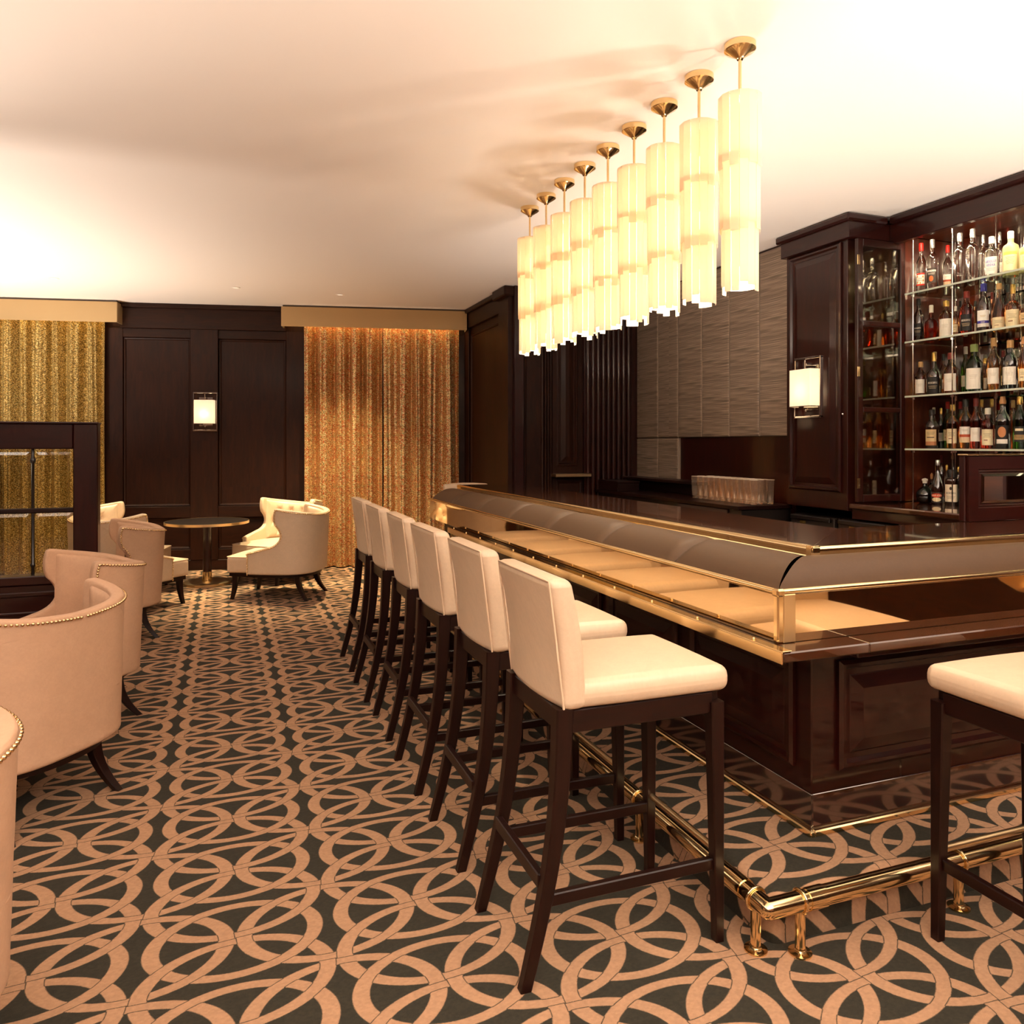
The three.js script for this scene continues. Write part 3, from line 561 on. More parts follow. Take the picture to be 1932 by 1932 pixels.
const LB = {
  orange: cell((c) => { fill(c, '#f4ecdc'); fill(c, '#d8321c', 0, 0, 128, 18); fill(c, '#d8321c', 0, 112, 128, 16); c.fillStyle = '#e08a2a'; for (const [x, y] of [[24, 36], [100, 40], [106, 78], [30, 96], [66, 102]]) { c.beginPath(); c.arc(x, y, 9, 0, 7); c.fill(); } txt(c, 'Stoli', 62, 62, 24, '#231a14', 'serif', 'italic'); txt(c, 'Ohranj', 64, 84, 24, '#231a14', 'serif', 'italic'); }),
  mandrin: cell((c) => { fill(c, '#3a2f28'); txt(c, 'MANDRIN', 64, 34, 24, '#f6f2ea'); lines(c, '#e8e0d2', 44, 2); c.fillStyle = '#d8622c'; c.beginPath(); c.arc(64, 92, 24, 0, 7); c.fill(); }),
  white: cell((c) => { fill(c, '#f6efdf'); lines(c, '#cfc4ae', 42, 3, 30, 98); }),
  cream: cell((c) => { fill(c, '#ecdcb2'); lines(c, '#8a7650', 34, 4, 26, 102); fill(c, '#7a3a22', 30, 84, 40, 6); }),
  tan: cell((c) => { fill(c, '#d9bd8c'); lines(c, '#6f5a3a', 22, 3); fill(c, '#2a2018', 22, 60, 80, 7); fill(c, '#b5764a', 0, 96, 128, 32); }),
  blue: cell((c) => { fill(c, '#f3efe6'); lines(c, '#b89a52', 40, 2, 36, 92); fill(c, '#3a3490', 0, 80, 128, 20); txt(c, 'VSOP', 64, 96, 15, '#efe6cf', 'serif'); }),
  redwhite: cell((c) => { fill(c, '#f5efe2'); lines(c, '#b5a88e', 24, 2, 30, 98); fill(c, '#c2532c', 0, 62, 128, 22); fill(c, '#e6c9a0', 0, 86, 128, 42); }),
  dark: cell((c) => { fill(c, '#191310'); txt(c, 'RESERVE', 64, 54, 20, '#efe6d6', 'serif'); lines(c, '#c9b48a', 70, 3); }),
  seal: cell((c) => { fill(c, '#1a1310'); c.fillStyle = '#c98452'; c.beginPath(); c.arc(64, 46, 36, 0, 7); c.fill(); fill(c, '#f2eadb', 14, 94, 100, 30); }),
  irish: cell((c) => { fill(c, '#2a1a10'); c.fillStyle = '#c8401e'; c.beginPath(); c.ellipse(64, 40, 60, 24, 0, 0, 7); c.fill(); txt(c, 'BAILEYS', 64, 48, 24, '#f6e6c4', 'serif'); c.fillStyle = '#e8d4a6'; c.beginPath(); c.ellipse(64, 88, 50, 24, 0, 0, 7); c.fill(); }),
  no3: cell((c) => { fill(c, '#131a18'); txt(c, 'No3', 64, 46, 40, '#e8efe6', 'serif'); lines(c, '#c9d2c6', 62, 5, 24, 104); }),
  green: cell((c) => { fill(c, '#16120e'); fill(c, '#e6d6b4', 20, 18, 88, 20); fill(c, '#a98a58', 0, 70, 128, 40); lines(c, '#2a2014', 78, 3); }),
  blueText: cell((c) => { fill(c, '#d8d6d2'); txt(c, 'ABSOLUT', 64, 44, 25, '#4a4ca6'); txt(c, 'VODKA', 64, 70, 25, '#4a4ca6'); lines(c, '#8a8a92', 82, 3); }),
  yellow: cell((c) => { fill(c, '#efe3b4'); fill(c, '#e2bb5a', 0, 0, 128, 22); lines(c, '#a8924e', 36, 6, 24, 104); }),
  plain: cell((c) => { fill(c, '#c9c2b4'); lines(c, '#8a8478', 30, 6); }),
  key: cell((c) => { fill(c, '#e9d9bc'); c.fillStyle = '#3a2a1c'; c.beginPath(); c.arc(64, 30, 12, 0, 7); c.fill(); txt(c, 'RESERVA', 64, 70, 20, '#2c2018', 'serif'); lines(c, '#7a6a52', 84, 3); }),
};
const sheetTex = new THREE.CanvasTexture(SHEET); sheetTex.colorSpace = THREE.SRGBColorSpace;
M.label = std({ map: sheetTex, roughness: 0.55 });
const glassOf = (c, a, d) => phy({ color: 0xffffff, roughness: 0.03, transmission: 1, thickness: 0.05, ior: 1.45, attenuationColor: col(a), attenuationDistance: d });
const G = { clear: glassOf(0, [0.86, 0.9, 0.84], 0.3), amber: glassOf(0, [0.85, 0.36, 0.07], 0.05), red: glassOf(0, [0.75, 0.12, 0.03], 0.045), orange: glassOf(0, [0.95, 0.5, 0.16], 0.06), yellow: phy({ color: 0xe9dca0, roughness: 0.35, transmission: 0.4, thickness: 0 }), green: glassOf(0, [0.2, 0.45, 0.12], 0.03), brown: phy({ color: 0x2a120a, roughness: 0.08, clearcoat: 1, clearcoatRoughness: 0.03 }), black: phy({ color: 0x100c0a, roughness: 0.08, clearcoat: 1, clearcoatRoughness: 0.03 }) };
const capC = { red: 0xb81f14, silver: 0xd8d6d2, black: 0x1c1714, gold: 0xc9a25a, tan: 0xc79a62, blue: 0x35308c, green: 0x8a9a5a, dkred: 0x7a2016, cork: 0xd39a68, white: 0xece6da, glass: 0xe4dccb };
const CAP = Object.fromEntries(Object.entries(capC).map(([k, c]) => [k, std({ color: c, roughness: k === 'silver' || k === 'gold' ? 0.25 : 0.45, metalness: k === 'silver' || k === 'gold' ? 0.85 : 0 })]));
const SHAPES = {
  std: [[0.9, 0], [1, 0.02], [1, 0.56], [0.93, 0.62], [0.5, 0.72], [0.36, 0.77], [0.34, 0.9], [0.4, 0.9], [0.4, 0.93]],
  tall: [[0.92, 0], [1, 0.015], [1, 0.6], [0.9, 0.67], [0.42, 0.73], [0.36, 0.76], [0.36, 0.92]],
  taper: [[0.9, 0], [1, 0.02], [1, 0.3], [0.8, 0.48], [0.42, 0.66], [0.28, 0.78], [0.27, 0.94], [0.33, 0.94], [0.33, 0.96]],
  squat: [[0.9, 0], [1, 0.03], [1, 0.46], [0.9, 0.54], [0.42, 0.61], [0.3, 0.65], [0.28, 0.82]],
  round: [[0.55, 0], [0.85, 0.08], [1, 0.25], [0.97, 0.4], [0.7, 0.56], [0.3, 0.66], [0.24, 0.7], [0.24, 0.84]],
  square: [[0.94, 0], [1, 0.02], [1, 0.68], [0.94, 0.73], [0.6, 0.76], [0.55, 0.78], [0.55, 0.86]],
};
const CAPW = { dkred: 'maroon', cork: 'wooden', glass: 'pale' }, colourWord = { clear: 'clear', amber: 'amber', red: 'red', orange: 'orange', yellow: 'frosted yellow', green: 'green', brown: 'dark brown', black: 'black' };
const labelWord = { orange: 'white fruit-dotted', mandrin: 'dark fruit', white: 'white', cream: 'cream', tan: 'tan', blue: 'blue-banded white', redwhite: 'red-white', dark: 'dark', seal: 'copper-sealed', irish: 'red oval', no3: 'dark numbered', green: 'black-gold', blueText: 'blue-lettered', yellow: 'yellow', plain: 'grey', key: 'crested cream' };
const GAP = { 2.506: 0.4, 2.168: 0.32, 1.788: 0.362, 1.42: 0.35, 1.038: 0.365 };
function bottle(x, yTop, wPx, shape, glass, cap, lab, shelf, where, second, i, word) {
  const u = second ? 4.77 : 4.60, [v, top] = onU(x, yTop, u), z = u * SA + v * CA, R = wPx / 2 * z / 1450, H = Math.min(GAP[shelf], Math.max(0.12, top - shelf));
  const t = thing('bottle', `${colourWord[glass]} bottle${lab ? ` with ${labelWord[lab]} label` : ''}, ${CAPW[cap] ?? cap} cap, ${ORD[i]} ${second ? 'rear' : 'front'} bottle ${where}`, 'bottle', [u, shelf + 0.001, -v], 0, `bottles ${where}`);
  const pr = SHAPES[shape].map(([r, y]) => [r * R, y * H]), last = pr[pr.length - 1];
  mesh('glass', lathe([[0.0001, 0], ...pr, [0.0001, last[1]]], 20), G[glass], t);
  const y0 = last[1] - 0.16 * H * (shape === 'squat' || shape === 'round' ? 0.2 : 0.55), cr = last[0] * 1.1;
  if (shape === 'round' || cap === 'cork') mesh('stopper', lathe([[0.0001, last[1] - 0.01], [last[0], last[1] - 0.01], [last[0] * 1.1, last[1] + 0.02 * H], [R * 0.34, last[1] + 0.07 * H], [R * 0.3, last[1] + 0.12 * H], [0.0001, H]], 16), CAP[cap], t);
  else mesh('cap', lathe([[0.0001, y0], [cr, y0], [cr, H - 0.004], [cr - 0.003, H], [0.0001, H]], 16), CAP[cap], t);
  if (lab) {
    const bodyTop = pr.filter(([r]) => r > 0.95 * R).pop()[1], h = Math.min(bodyTop * 0.82, R * 2.6), y = bodyTop * 0.5, ang = 1.75, mid = Math.atan2(-0.86, 0.5), g = new THREE.CylinderGeometry(R + 0.0009, R + 0.0009, h, 14, 1, true, mid - ang / 2, ang), uv = g.attributes.uv, [cu, cv] = LB[lab];
    for (let k = 0; k < uv.count; k++) uv.setXY(k, cu + (0.01 + 0.98 * uv.getX(k)) / CELLS, cv + (0.01 + 0.98 * uv.getY(k)) / CELLS);
    mesh('label', g, M.label, t).position.y = shape === 'round' ? y + 0.02 : y;
  }
}
const ROWS = [
  [2.506, 'on top glass shelf', [[1738, 459, 18, 'std', 'clear', 'red', 'orange'], [1759, 452, 21, 'tall', 'clear', 'silver', 'mandrin'], [1811, 440, 23, 'tall', 'clear', 'silver', null], [1835, 432, 23, 'tall', 'clear', 'silver', null], [1871, 447, 25, 'tall', 'clear', 'glass', 'blueText'], [1907, 437, 27, 'tall', 'yellow', 'white', 'yellow'], [1938, 446, 26, 'tall', 'yellow', 'white', 'yellow']],
    [[1788, 463, 16, 'std', 'clear', 'red', 'redwhite'], [1855, 443, 14, 'tall', 'clear', 'silver', null], [1886, 438, 14, 'tall', 'clear', 'silver', 'plain']]],
  [2.168, 'on second glass shelf', [[1733, 564, 18, 'std', 'brown', 'black', 'dark'], [1757, 576, 24, 'squat', 'red', 'glass', null], [1785, 568, 25, 'std', 'amber', 'gold', 'white'], [1803, 578, 11, 'std', 'orange', 'glass', 'cream'], [1824, 550, 24, 'std', 'red', 'dkred', 'dark'], [1856, 532, 24, 'std', 'brown', 'blue', 'blue'], [1885, 535, 26, 'taper', 'orange', 'tan', 'cream'], [1911, 537, 27, 'squat', 'orange', 'gold', 'cream'], [1936, 555, 22, 'squat', 'orange', 'gold', 'tan']],
    [[1812, 568, 10, 'std', 'brown', 'black', null], [1840, 568, 12, 'std', 'amber', 'black', 'white'], [1872, 552, 12, 'std', 'red', 'dkred', null], [1901, 534, 14, 'std', 'brown', 'black', null]]],
  [1.788, 'on third glass shelf', [[1737, 683, 20, 'std', 'amber', 'tan', 'white'], [1762, 665, 26, 'squat', 'brown', 'gold', 'dark'], [1794, 666, 25, 'std', 'amber', 'dkred', 'white'], [1838, 650, 30, 'std', 'green', 'green', 'white'], [1875, 638, 23, 'std', 'orange', 'tan', 'white'], [1906, 642, 26, 'std', 'black', 'tan', 'white'], [1931, 640, 18, 'std', 'amber', 'cork', 'cream']],
    [[1764, 664, 14, 'std', 'brown', 'white', 'cream'], [1780, 668, 14, 'std', 'amber', 'black', 'white'], [1822, 654, 16, 'std', 'green', 'white', 'white'], [1858, 676, 16, 'std', 'amber', 'gold', 'white'], [1893, 662, 14, 'std', 'brown', 'dkred', 'cream']]],
  [1.42, 'on lowest glass shelf', [[1758, 773, 23, 'std', 'brown', 'black', 'tan'], [1797, 763, 21, 'std', 'amber', 'gold', 'cream'], [1822, 753, 23, 'std', 'orange', 'black', 'redwhite'], [1841, 752, 20, 'std', 'red', 'dkred', 'white'], [1864, 770, 23, 'std', 'red', 'glass', 'cream'], [1892, 753, 27, 'std', 'black', 'cork', 'seal'], [1924, 748, 22, 'std', 'green', 'gold', 'green']],
    [[1762, 769, 12, 'std', 'brown', 'glass', 'white'], [1775, 770, 12, 'std', 'black', 'gold', 'plain'], [1788, 758, 16, 'std', 'green', 'red', 'cream'], [1812, 758, 14, 'std', 'green', 'red', null], [1852, 754, 14, 'std', 'amber', 'gold', null], [1871, 753, 14, 'std', 'amber', 'gold', null], [1911, 755, 16, 'std', 'amber', 'tan', null]]],
  [1.038, 'on the back counter', [[1745, 902, 32, 'round', 'black', 'glass', null], [1769, 868, 23, 'taper', 'brown', 'silver', 'irish'], [1796, 886, 25, 'square', 'brown', 'black', 'key'], [1815, 874, 15, 'std', 'black', 'silver', 'no3']],
    [[1758, 892, 15, 'squat', 'orange', 'cork', null], [1767, 878, 11, 'std', 'red', 'tan', null], [1776, 859, 10, 'std', 'brown', 'dkred', null], [1786, 877, 10, 'std', 'amber', 'gold', null], [1797, 858, 10, 'std', 'black', 'cork', null], [1808, 880, 10, 'std', 'brown', 'gold', 'cream']]],
];
for (const [h, where, front, rear] of ROWS) { front.forEach((b, i) => bottle(...b, h, where, false, i)); rear.forEach((b, i) => bottle(...b, h, where, true, i)); }

// ---------------------------------------------------------------- service area behind the bar
{
  const t = thing('service_counter', 'dark low service counter with raised ledge along the padded wall', 'counter', [3.9, 0, -6.05]);
  const b = (name, u0, u1, v0, v1, y0, y1, mat = M.black) => mesh(name, wbox(u1 - u0, y1 - y0, v1 - v0, 0.004, (u0 + u1) / 2 - 3.9, (y0 + y1) / 2, -((v0 + v1) / 2 - 6.05)), mat, t);
  b('cupboard', 3.66, 4.12, 4.84, 7.2, 0, 0.95); b('worktop', 3.62, 4.13, 4.83, 7.22, 0.95, 0.98, M.legWood);
  b('raised_ledge', 3.92, 4.13, 5.82, 7.2, 1.085, 1.112, M.legWood); b('ledge_support', 4.05, 4.13, 5.82, 7.2, 0.98, 1.085, M.legWood);
  b('front_panel', 3.645, 3.66, 5.0, 5.7, 0.1, 0.945, std({ color: 0x4a3a30, roughness: 0.7 }));
}
{
  const t = thing('storage_box', 'plain dark storage box on the service counter by the fluted pilaster', 'box', [3.75, 0.981, -6.95]);
  mesh('body', wbox(0.24, 0.085, 0.42, 0.004, 0, 0.0425, 0), M.legWood, t); mesh('lid', wbox(0.25, 0.016, 0.43, 0.004, 0, 0.093, 0), M.legWood, t);
}
{
  const g = lathe([[0.0001, 0.001], [0.024, 0.001], [0.026, 0.006], [0.0305, 0.12], [0.033, 0.19]], 14), base = lathe([[0.0001, 0.0], [0.024, 0.0], [0.0255, 0.009], [0.0001, 0.01]], 14);
  const proto = thing('bar_glass', 'tall clear bar glass standing in the rows on the service counter', 'glass', [3.84, 0.981, -4.93], 0, 'glasses on the service counter');
  mesh('bowl', g, M.barGlass, proto); mesh('rim', new THREE.TorusGeometry(0.033, 0.0016, 6, 16).rotateX(Math.PI / 2).translate(0, 0.19, 0), M.barRim, proto); mesh('foot', base, G.clear, proto);
  for (let r = 0; r < 3; r++) for (let i = 0; i < 11; i++) if (r || i) dup(proto, [3.84 + 0.078 * r, 0.981, -(4.93 + 0.079 * i + (r % 2) * 0.03)], 0);
}
function cooler(v0, v1, label) {
  const t = thing('bottle_cooler', label, 'cooler', [4.1, 0, -(v0 + v1) / 2], 0, 'bottle coolers under the back counter'), w = v1 - v0;
  mesh('cabinet', wbox(0.4, 0.92, w, 0.006, 0.22, 0.46, 0), M.black, t);
  mesh('door_frame', wbox(0.03, 0.10, w - 0.02, 0.004, 0.0, 0.865, 0), M.gunmetal, t); mesh('door_frame', wbox(0.03, 0.1, w - 0.02, 0.004, 0, 0.1, 0), M.gunmetal, t);
  for (const s of [-1, 1]) mesh('door_frame', wbox(0.03, 0.7, 0.05, 0.004, 0, 0.47, s * (w / 2 - 0.035)), M.gunmetal, t);
  mesh('glass_pane', slab(0.005, 0.67, w - 0.12, 0, 0.48, 0), M.glass, t);
  mesh('handle', wbox(0.025, 0.035, w - 0.06, 0.006, -0.03, 0.90, 0), M.black, t);
  mesh('maker_plate', cbox(0.003, 0.03, 0.06, 0.001, -0.0165, 0.86, -w * 0.2), CAP.gold, t);
  mesh('interior_lamp', slab(0.012, 0.01, w - 0.2, 0.006, 0.815, 0), M.chrome, t);
}
cooler(4.34, 4.81, 'black glass-fronted bottle cooler under the tall cabinet'); cooler(3.84, 4.32, 'black glass-fronted bottle cooler below the back counter beside the steel drawer');
{
  const t = thing('steel_drawer_unit', 'pale steel topped drawer unit below the back counter', 'drawer unit', [4.12, 0, -3.63]);
  mesh('body', cbox(0.4, 0.92, 0.38, 0.004, 0.22, 0.46, 0), M.gunmetal, t); mesh('drawer_front', cbox(0.03, 0.06, 0.36, 0.006, 0.0, 0.9, 0), std({ color: 0xe6d6c2, metalness: 0.3, roughness: 0.4 }), t); mesh('drawer_front', cbox(0.03, 0.3, 0.36, 0.006, 0.0, 0.7, 0), M.gunmetal, t);
}
{ // wooden upstand with bevelled mirror on the short side of the counter
  const u0 = 2.99, u1 = 3.9, w = u1 - u0, t = thing('counter_mirror', 'dark wooden upstand framing a small mirror on the short side of the bar counter', 'mirror', [u0, 1.115, -2.412]);
  mesh('body', wbox(w, 0.285, 0.03, 0.004, w / 2, 0.1425, -0.028), M.wood, t); mesh('brass_cap', cbox(w + 0.01, 0.006, 0.05, 0.002, w / 2, 0.289, -0.02), M.brass, t);
  const fr = mesh('frame', stepped(w - 0.02, 0.28, [[0, -0.012], [0, 0], [0.055, 0], [0.06, -0.006], [0.066, -0.003], [0.072, -0.009], [0.078, -0.006]].map(([i, d]) => [i, d])), M.wood, t); fr.position.set(w / 2, 0.142, 0.0);
  const mi = mesh('mirror', stepped(w - 0.18, 0.128, [[0, 0], [0.012, 0.004]]), M.mirror, t); mi.position.set(w / 2, 0.142, -0.0045);
}

// ---------------------------------------------------------------- curtains, valances and sconces on the back wall
function foldSheet(x0, x1, y0, y1, folds, amp, wob, seedv) {
  const nx = Math.round((x1 - x0) / 0.008), ny = 14, pos = [], uv = [], idx = []; let arc = 0, px = null;
  for (let i = 0; i <= nx; i++) {
    const f = i / nx, x = x0 + (x1 - x0) * f;
    const ph = f * folds * 2 * Math.PI + 0.6 * Math.sin(f * 9 + seedv);
    const zz = amp * (Math.sin(ph) + 0.28 * Math.sin(2 * ph + 1.1) + 0.15 * Math.sin(3.7 * ph + seedv));
    if (px) arc += Math.hypot(x - px[0], zz - px[1]); px = [x, zz];
    for (let j = 0; j <= ny; j++) { const h = j / ny, k = 1 - 0.35 * (1 - h) * wob; pos.push(x + 0.012 * wob * Math.sin(ph * 0.5 + 3 * h), y0 + (y1 - y0) * h, zz * k + 0.01 * wob * Math.sin(ph * 0.33 + 2.2 * h)); uv.push(arc, (y1 - y0) * h); }
  }
  for (let i = 0; i < nx; i++) for (let j = 0; j < ny; j++) { const a = i * (ny + 1) + j, b = a + ny + 1; idx.push(a, b, a + 1, b, b + 1, a + 1); }
  const g = new THREE.BufferGeometry().setAttribute('position', new THREE.Float32BufferAttribute(pos, 3)).setAttribute('uv', new THREE.Float32BufferAttribute(uv, 2)).setIndex(idx); g.computeVertexNormals(); return g;
}
M.goldCloth.side = M.redCloth.side = THREE.DoubleSide;
const onBack = (name, label, cat, t, z, group) => { const g = thing(name, label, cat, [0, 0, 0], -BW.a, group); g.position.set(BW.u + cb * t + sb * 0 - sb * -0, 0, -(BW.v - sb * t)); g.position.x += -Math.sin(BW.a) * z * 1; g.position.z += Math.cos(BW.a) * z; return g; };
{
  const yT = CEIL - 0.06;
  const a = wallT(-150), b = wallT(203), t = onBack('curtain', 'shimmering gold curtain on the back wall behind the glazed partition', 'curtain', (a + b) / 2, 0.10);
  mesh('drape', foldSheet((a - b) / 2, (b - a) / 2, 0.015, yT, 11, 0.055, 1, 1.3), M.goldCloth, t);
  const c = wallT(576), d = wallT(722), e = wallT(866), t2 = onBack('curtain', 'multicoloured orange and gold curtain on the back wall near the bar end', 'curtain', (c + e) / 2, 0.09);
  const m = (c + e) / 2;
  mesh('drape', foldSheet(c - m, d - m, 0.015, yT, 5, 0.068, 0.3, 0.4), M.redCloth, t2); mesh('drape', foldSheet(d - m + 0.004, e - m, 0.015, yT, 5, 0.05, 0.8, 2.4), M.redCloth, t2);
  const val = (x0, x1, label) => {
    const p = wallT(x0), q = wallT(x1), g = onBack('valance', label, 'valance', (p + q) / 2, 0.2), w = q - p;
    mesh('fascia', cbox(w, 0.225, 0.014, 0.003, 0, CEIL - 0.135, 0), M.valance, g); mesh('return_board', cbox(0.014, 0.225, 0.19, 0.003, w / 2 - 0.007, CEIL - 0.135, -0.1), M.valance, g); mesh('return_board', cbox(0.014, 0.225, 0.19, 0.003, -w / 2 + 0.007, CEIL - 0.135, -0.1), M.valance, g);
    mesh('head_rail', cbox(w - 0.03, 0.018, 0.18, 0.002, 0, CEIL - 0.012, -0.1), M.gunmetal, g);
    mesh('strip_lamp', slab(w * 0.9, 0.012, 0.02, 0, CEIL - 0.029, -0.03), M.lampWhite, g);
    const l = new THREE.RectAreaLight(col([1, 0.76, 0.42]), POWER.valance, w * 0.9, 0.02); l.position.set(0, CEIL - 0.037, -0.03); l.rotation.x = -Math.PI / 2; l.name = 'valance_light'; g.add(l);
  };
  val(-150, 233, 'pale gold metal valance above the gold curtain'); val(535, 878, 'pale gold metal valance above the orange curtain');
}
function sconce(label, place) {
  const t = thing('wall_sconce', label, 'wall lamp'); place(t);
  mesh('back_plate', cbox(0.15, 0.33, 0.008, 0.002, 0, 0, 0.004), M.mirror, t);
  const fr = [[-0.125, -0.2, 0.25, 0.012, 'x', -0.2], [0, 0.2, 0, 0]];
  for (const s of [-1, 1]) { mesh('frame', cbox(0.012, 0.44, 0.03, 0.002, s * 0.128, 0, 0.03), M.chrome, t); mesh('frame', cbox(0.268, 0.014, 0.03, 0.002, 0, s * 0.215, 0.03), M.chrome, t); }
  for (const s of [-1, 1]) mesh('bracket', cbox(0.016, 0.016, 0.05, 0.002, 0, s * 0.17, 0.03), M.chrome, t);
  mesh('stem', rod([0, 0.2, 0.06], [0, -0.12, 0.06], 0.006, 10), M.chrome, t);
  const hs = 0.105, d0 = 0.02, d1 = 0.11, y0 = -0.14, y1 = 0.13, th = 0.002;
  const sh = mergeGeometries([slab(hs * 2, y1 - y0, th, 0, (y0 + y1) / 2, d1), slab(th, y1 - y0, d1 - d0, -hs, (y0 + y1) / 2, (d0 + d1) / 2), slab(th, y1 - y0, d1 - d0, hs, (y0 + y1) / 2, (d0 + d1) / 2)]);
  mesh('lamp_shade', sh, M.sconceShade, t); mesh('shade_rim', mergeGeometries([slab(hs * 2, 0.006, 0.006, 0, y0, d1), slab(0.006, 0.006, d1 - d0, -hs, y0, (d0 + d1) / 2), slab(0.006, 0.006, d1 - d0, hs, y0, (d0 + d1) / 2)]), M.chrome, t);
  mesh('bulb', new THREE.SphereGeometry(0.022, 14, 10), M.bulb, t).position.set(0, -0.03, 0.07);
  const l = new THREE.PointLight(col([1, 0.76, 0.5]), POWER.sconce); l.position.set(0, -0.03, 0.07); l.name = 'sconce_light'; t.add(l);
}
sconce('square shaded wall sconce in a chrome frame on the back wall panelling', (t) => { const q = wallT(390), y = wallY(390, 777); t.position.set(BW.u + cb * q, y, -(BW.v - sb * q)); t.rotation.y = -BW.a; t.position.x += -sb * 0.03; t.position.z += cb * 0.03; });
sconce('square shaded wall sconce in a chrome frame on the tall bar cabinet', (t) => { t.position.set(4.036, 1.865, -4.52); t.rotation.y = -Math.PI / 2; });

// ---------------------------------------------------------------- glazed partition on the left
{
  const V = 5.4, u1 = -0.738, u0 = -2.35, w = u1 - u0, t = thing('glazed_partition', 'low dark wood partition with small glass panes between the armchairs', 'partition', [u0, 0, -V]);
  const B = (name, x0, x1, y0, y1, d, mat = M.wood, z = 0) => mesh(name, wbox(x1 - x0, y1 - y0, d, 0.006, (x0 + x1) / 2, (y0 + y1) / 2, z), mat, t);
  B('post', w - 0.135, w, 0, 1.575, 0.11); B('post', 0, 0.135, 0, 1.575, 0.11); B('top_rail', 0.135, w - 0.135, 1.42, 1.575, 0.10); B('cap', -0.004, w + 0.004, 1.572, 1.586, 0.13);
  B('base_wall', 0.135, w - 0.135, 0, 0.60, 0.09); B('sill', 0.12, w - 0.12, 0.60, 0.655, 0.12); B('molding', 0.135, w - 0.135, 0.53, 0.56, 0.11); B('molding', 0.135, w - 0.135, 0.42, 0.44, 0.105); B('skirting', 0.135, w - 0.135, 0, 0.12, 0.115);
  const x0 = 0.135, x1 = w - 0.135, n = 6, pw = (x1 - x0) / n, yr = [0.655, 1.045, 1.42];
  B('glazing_bar', x0, x1, 1.03, 1.06, 0.03, M.legWood);
  const shaft = lathe([[0.009, 0.655], [0.009, 0.70], [0.014, 0.71], [0.014, 0.72], [0.009, 0.73], [0.009, 1.33], [0.014, 1.34], [0.016, 1.35], [0.014, 1.36], [0.009, 1.37], [0.009, 1.42]], 12);
  for (let i = 1; i < n; i++) mesh('turned_bar', shaft, M.black, t).position.set(x0 + i * pw, 0, 0);
  const pg = [0, 1].map((k) => { const h = yr[k + 1] - yr[k] - 0.016, W = pw - 0.012; const a = stepped(W, h, [[0, 0], [0.028, 0.006]]); return a; });
  for (let i = 0; i < n; i++) for (let k = 0; k < 2; k++) mesh('pane', pg[k], M.screenGlass, t).position.set(x0 + (i + 0.5) * pw, (yr[k] + yr[k + 1]) / 2, 0);
}

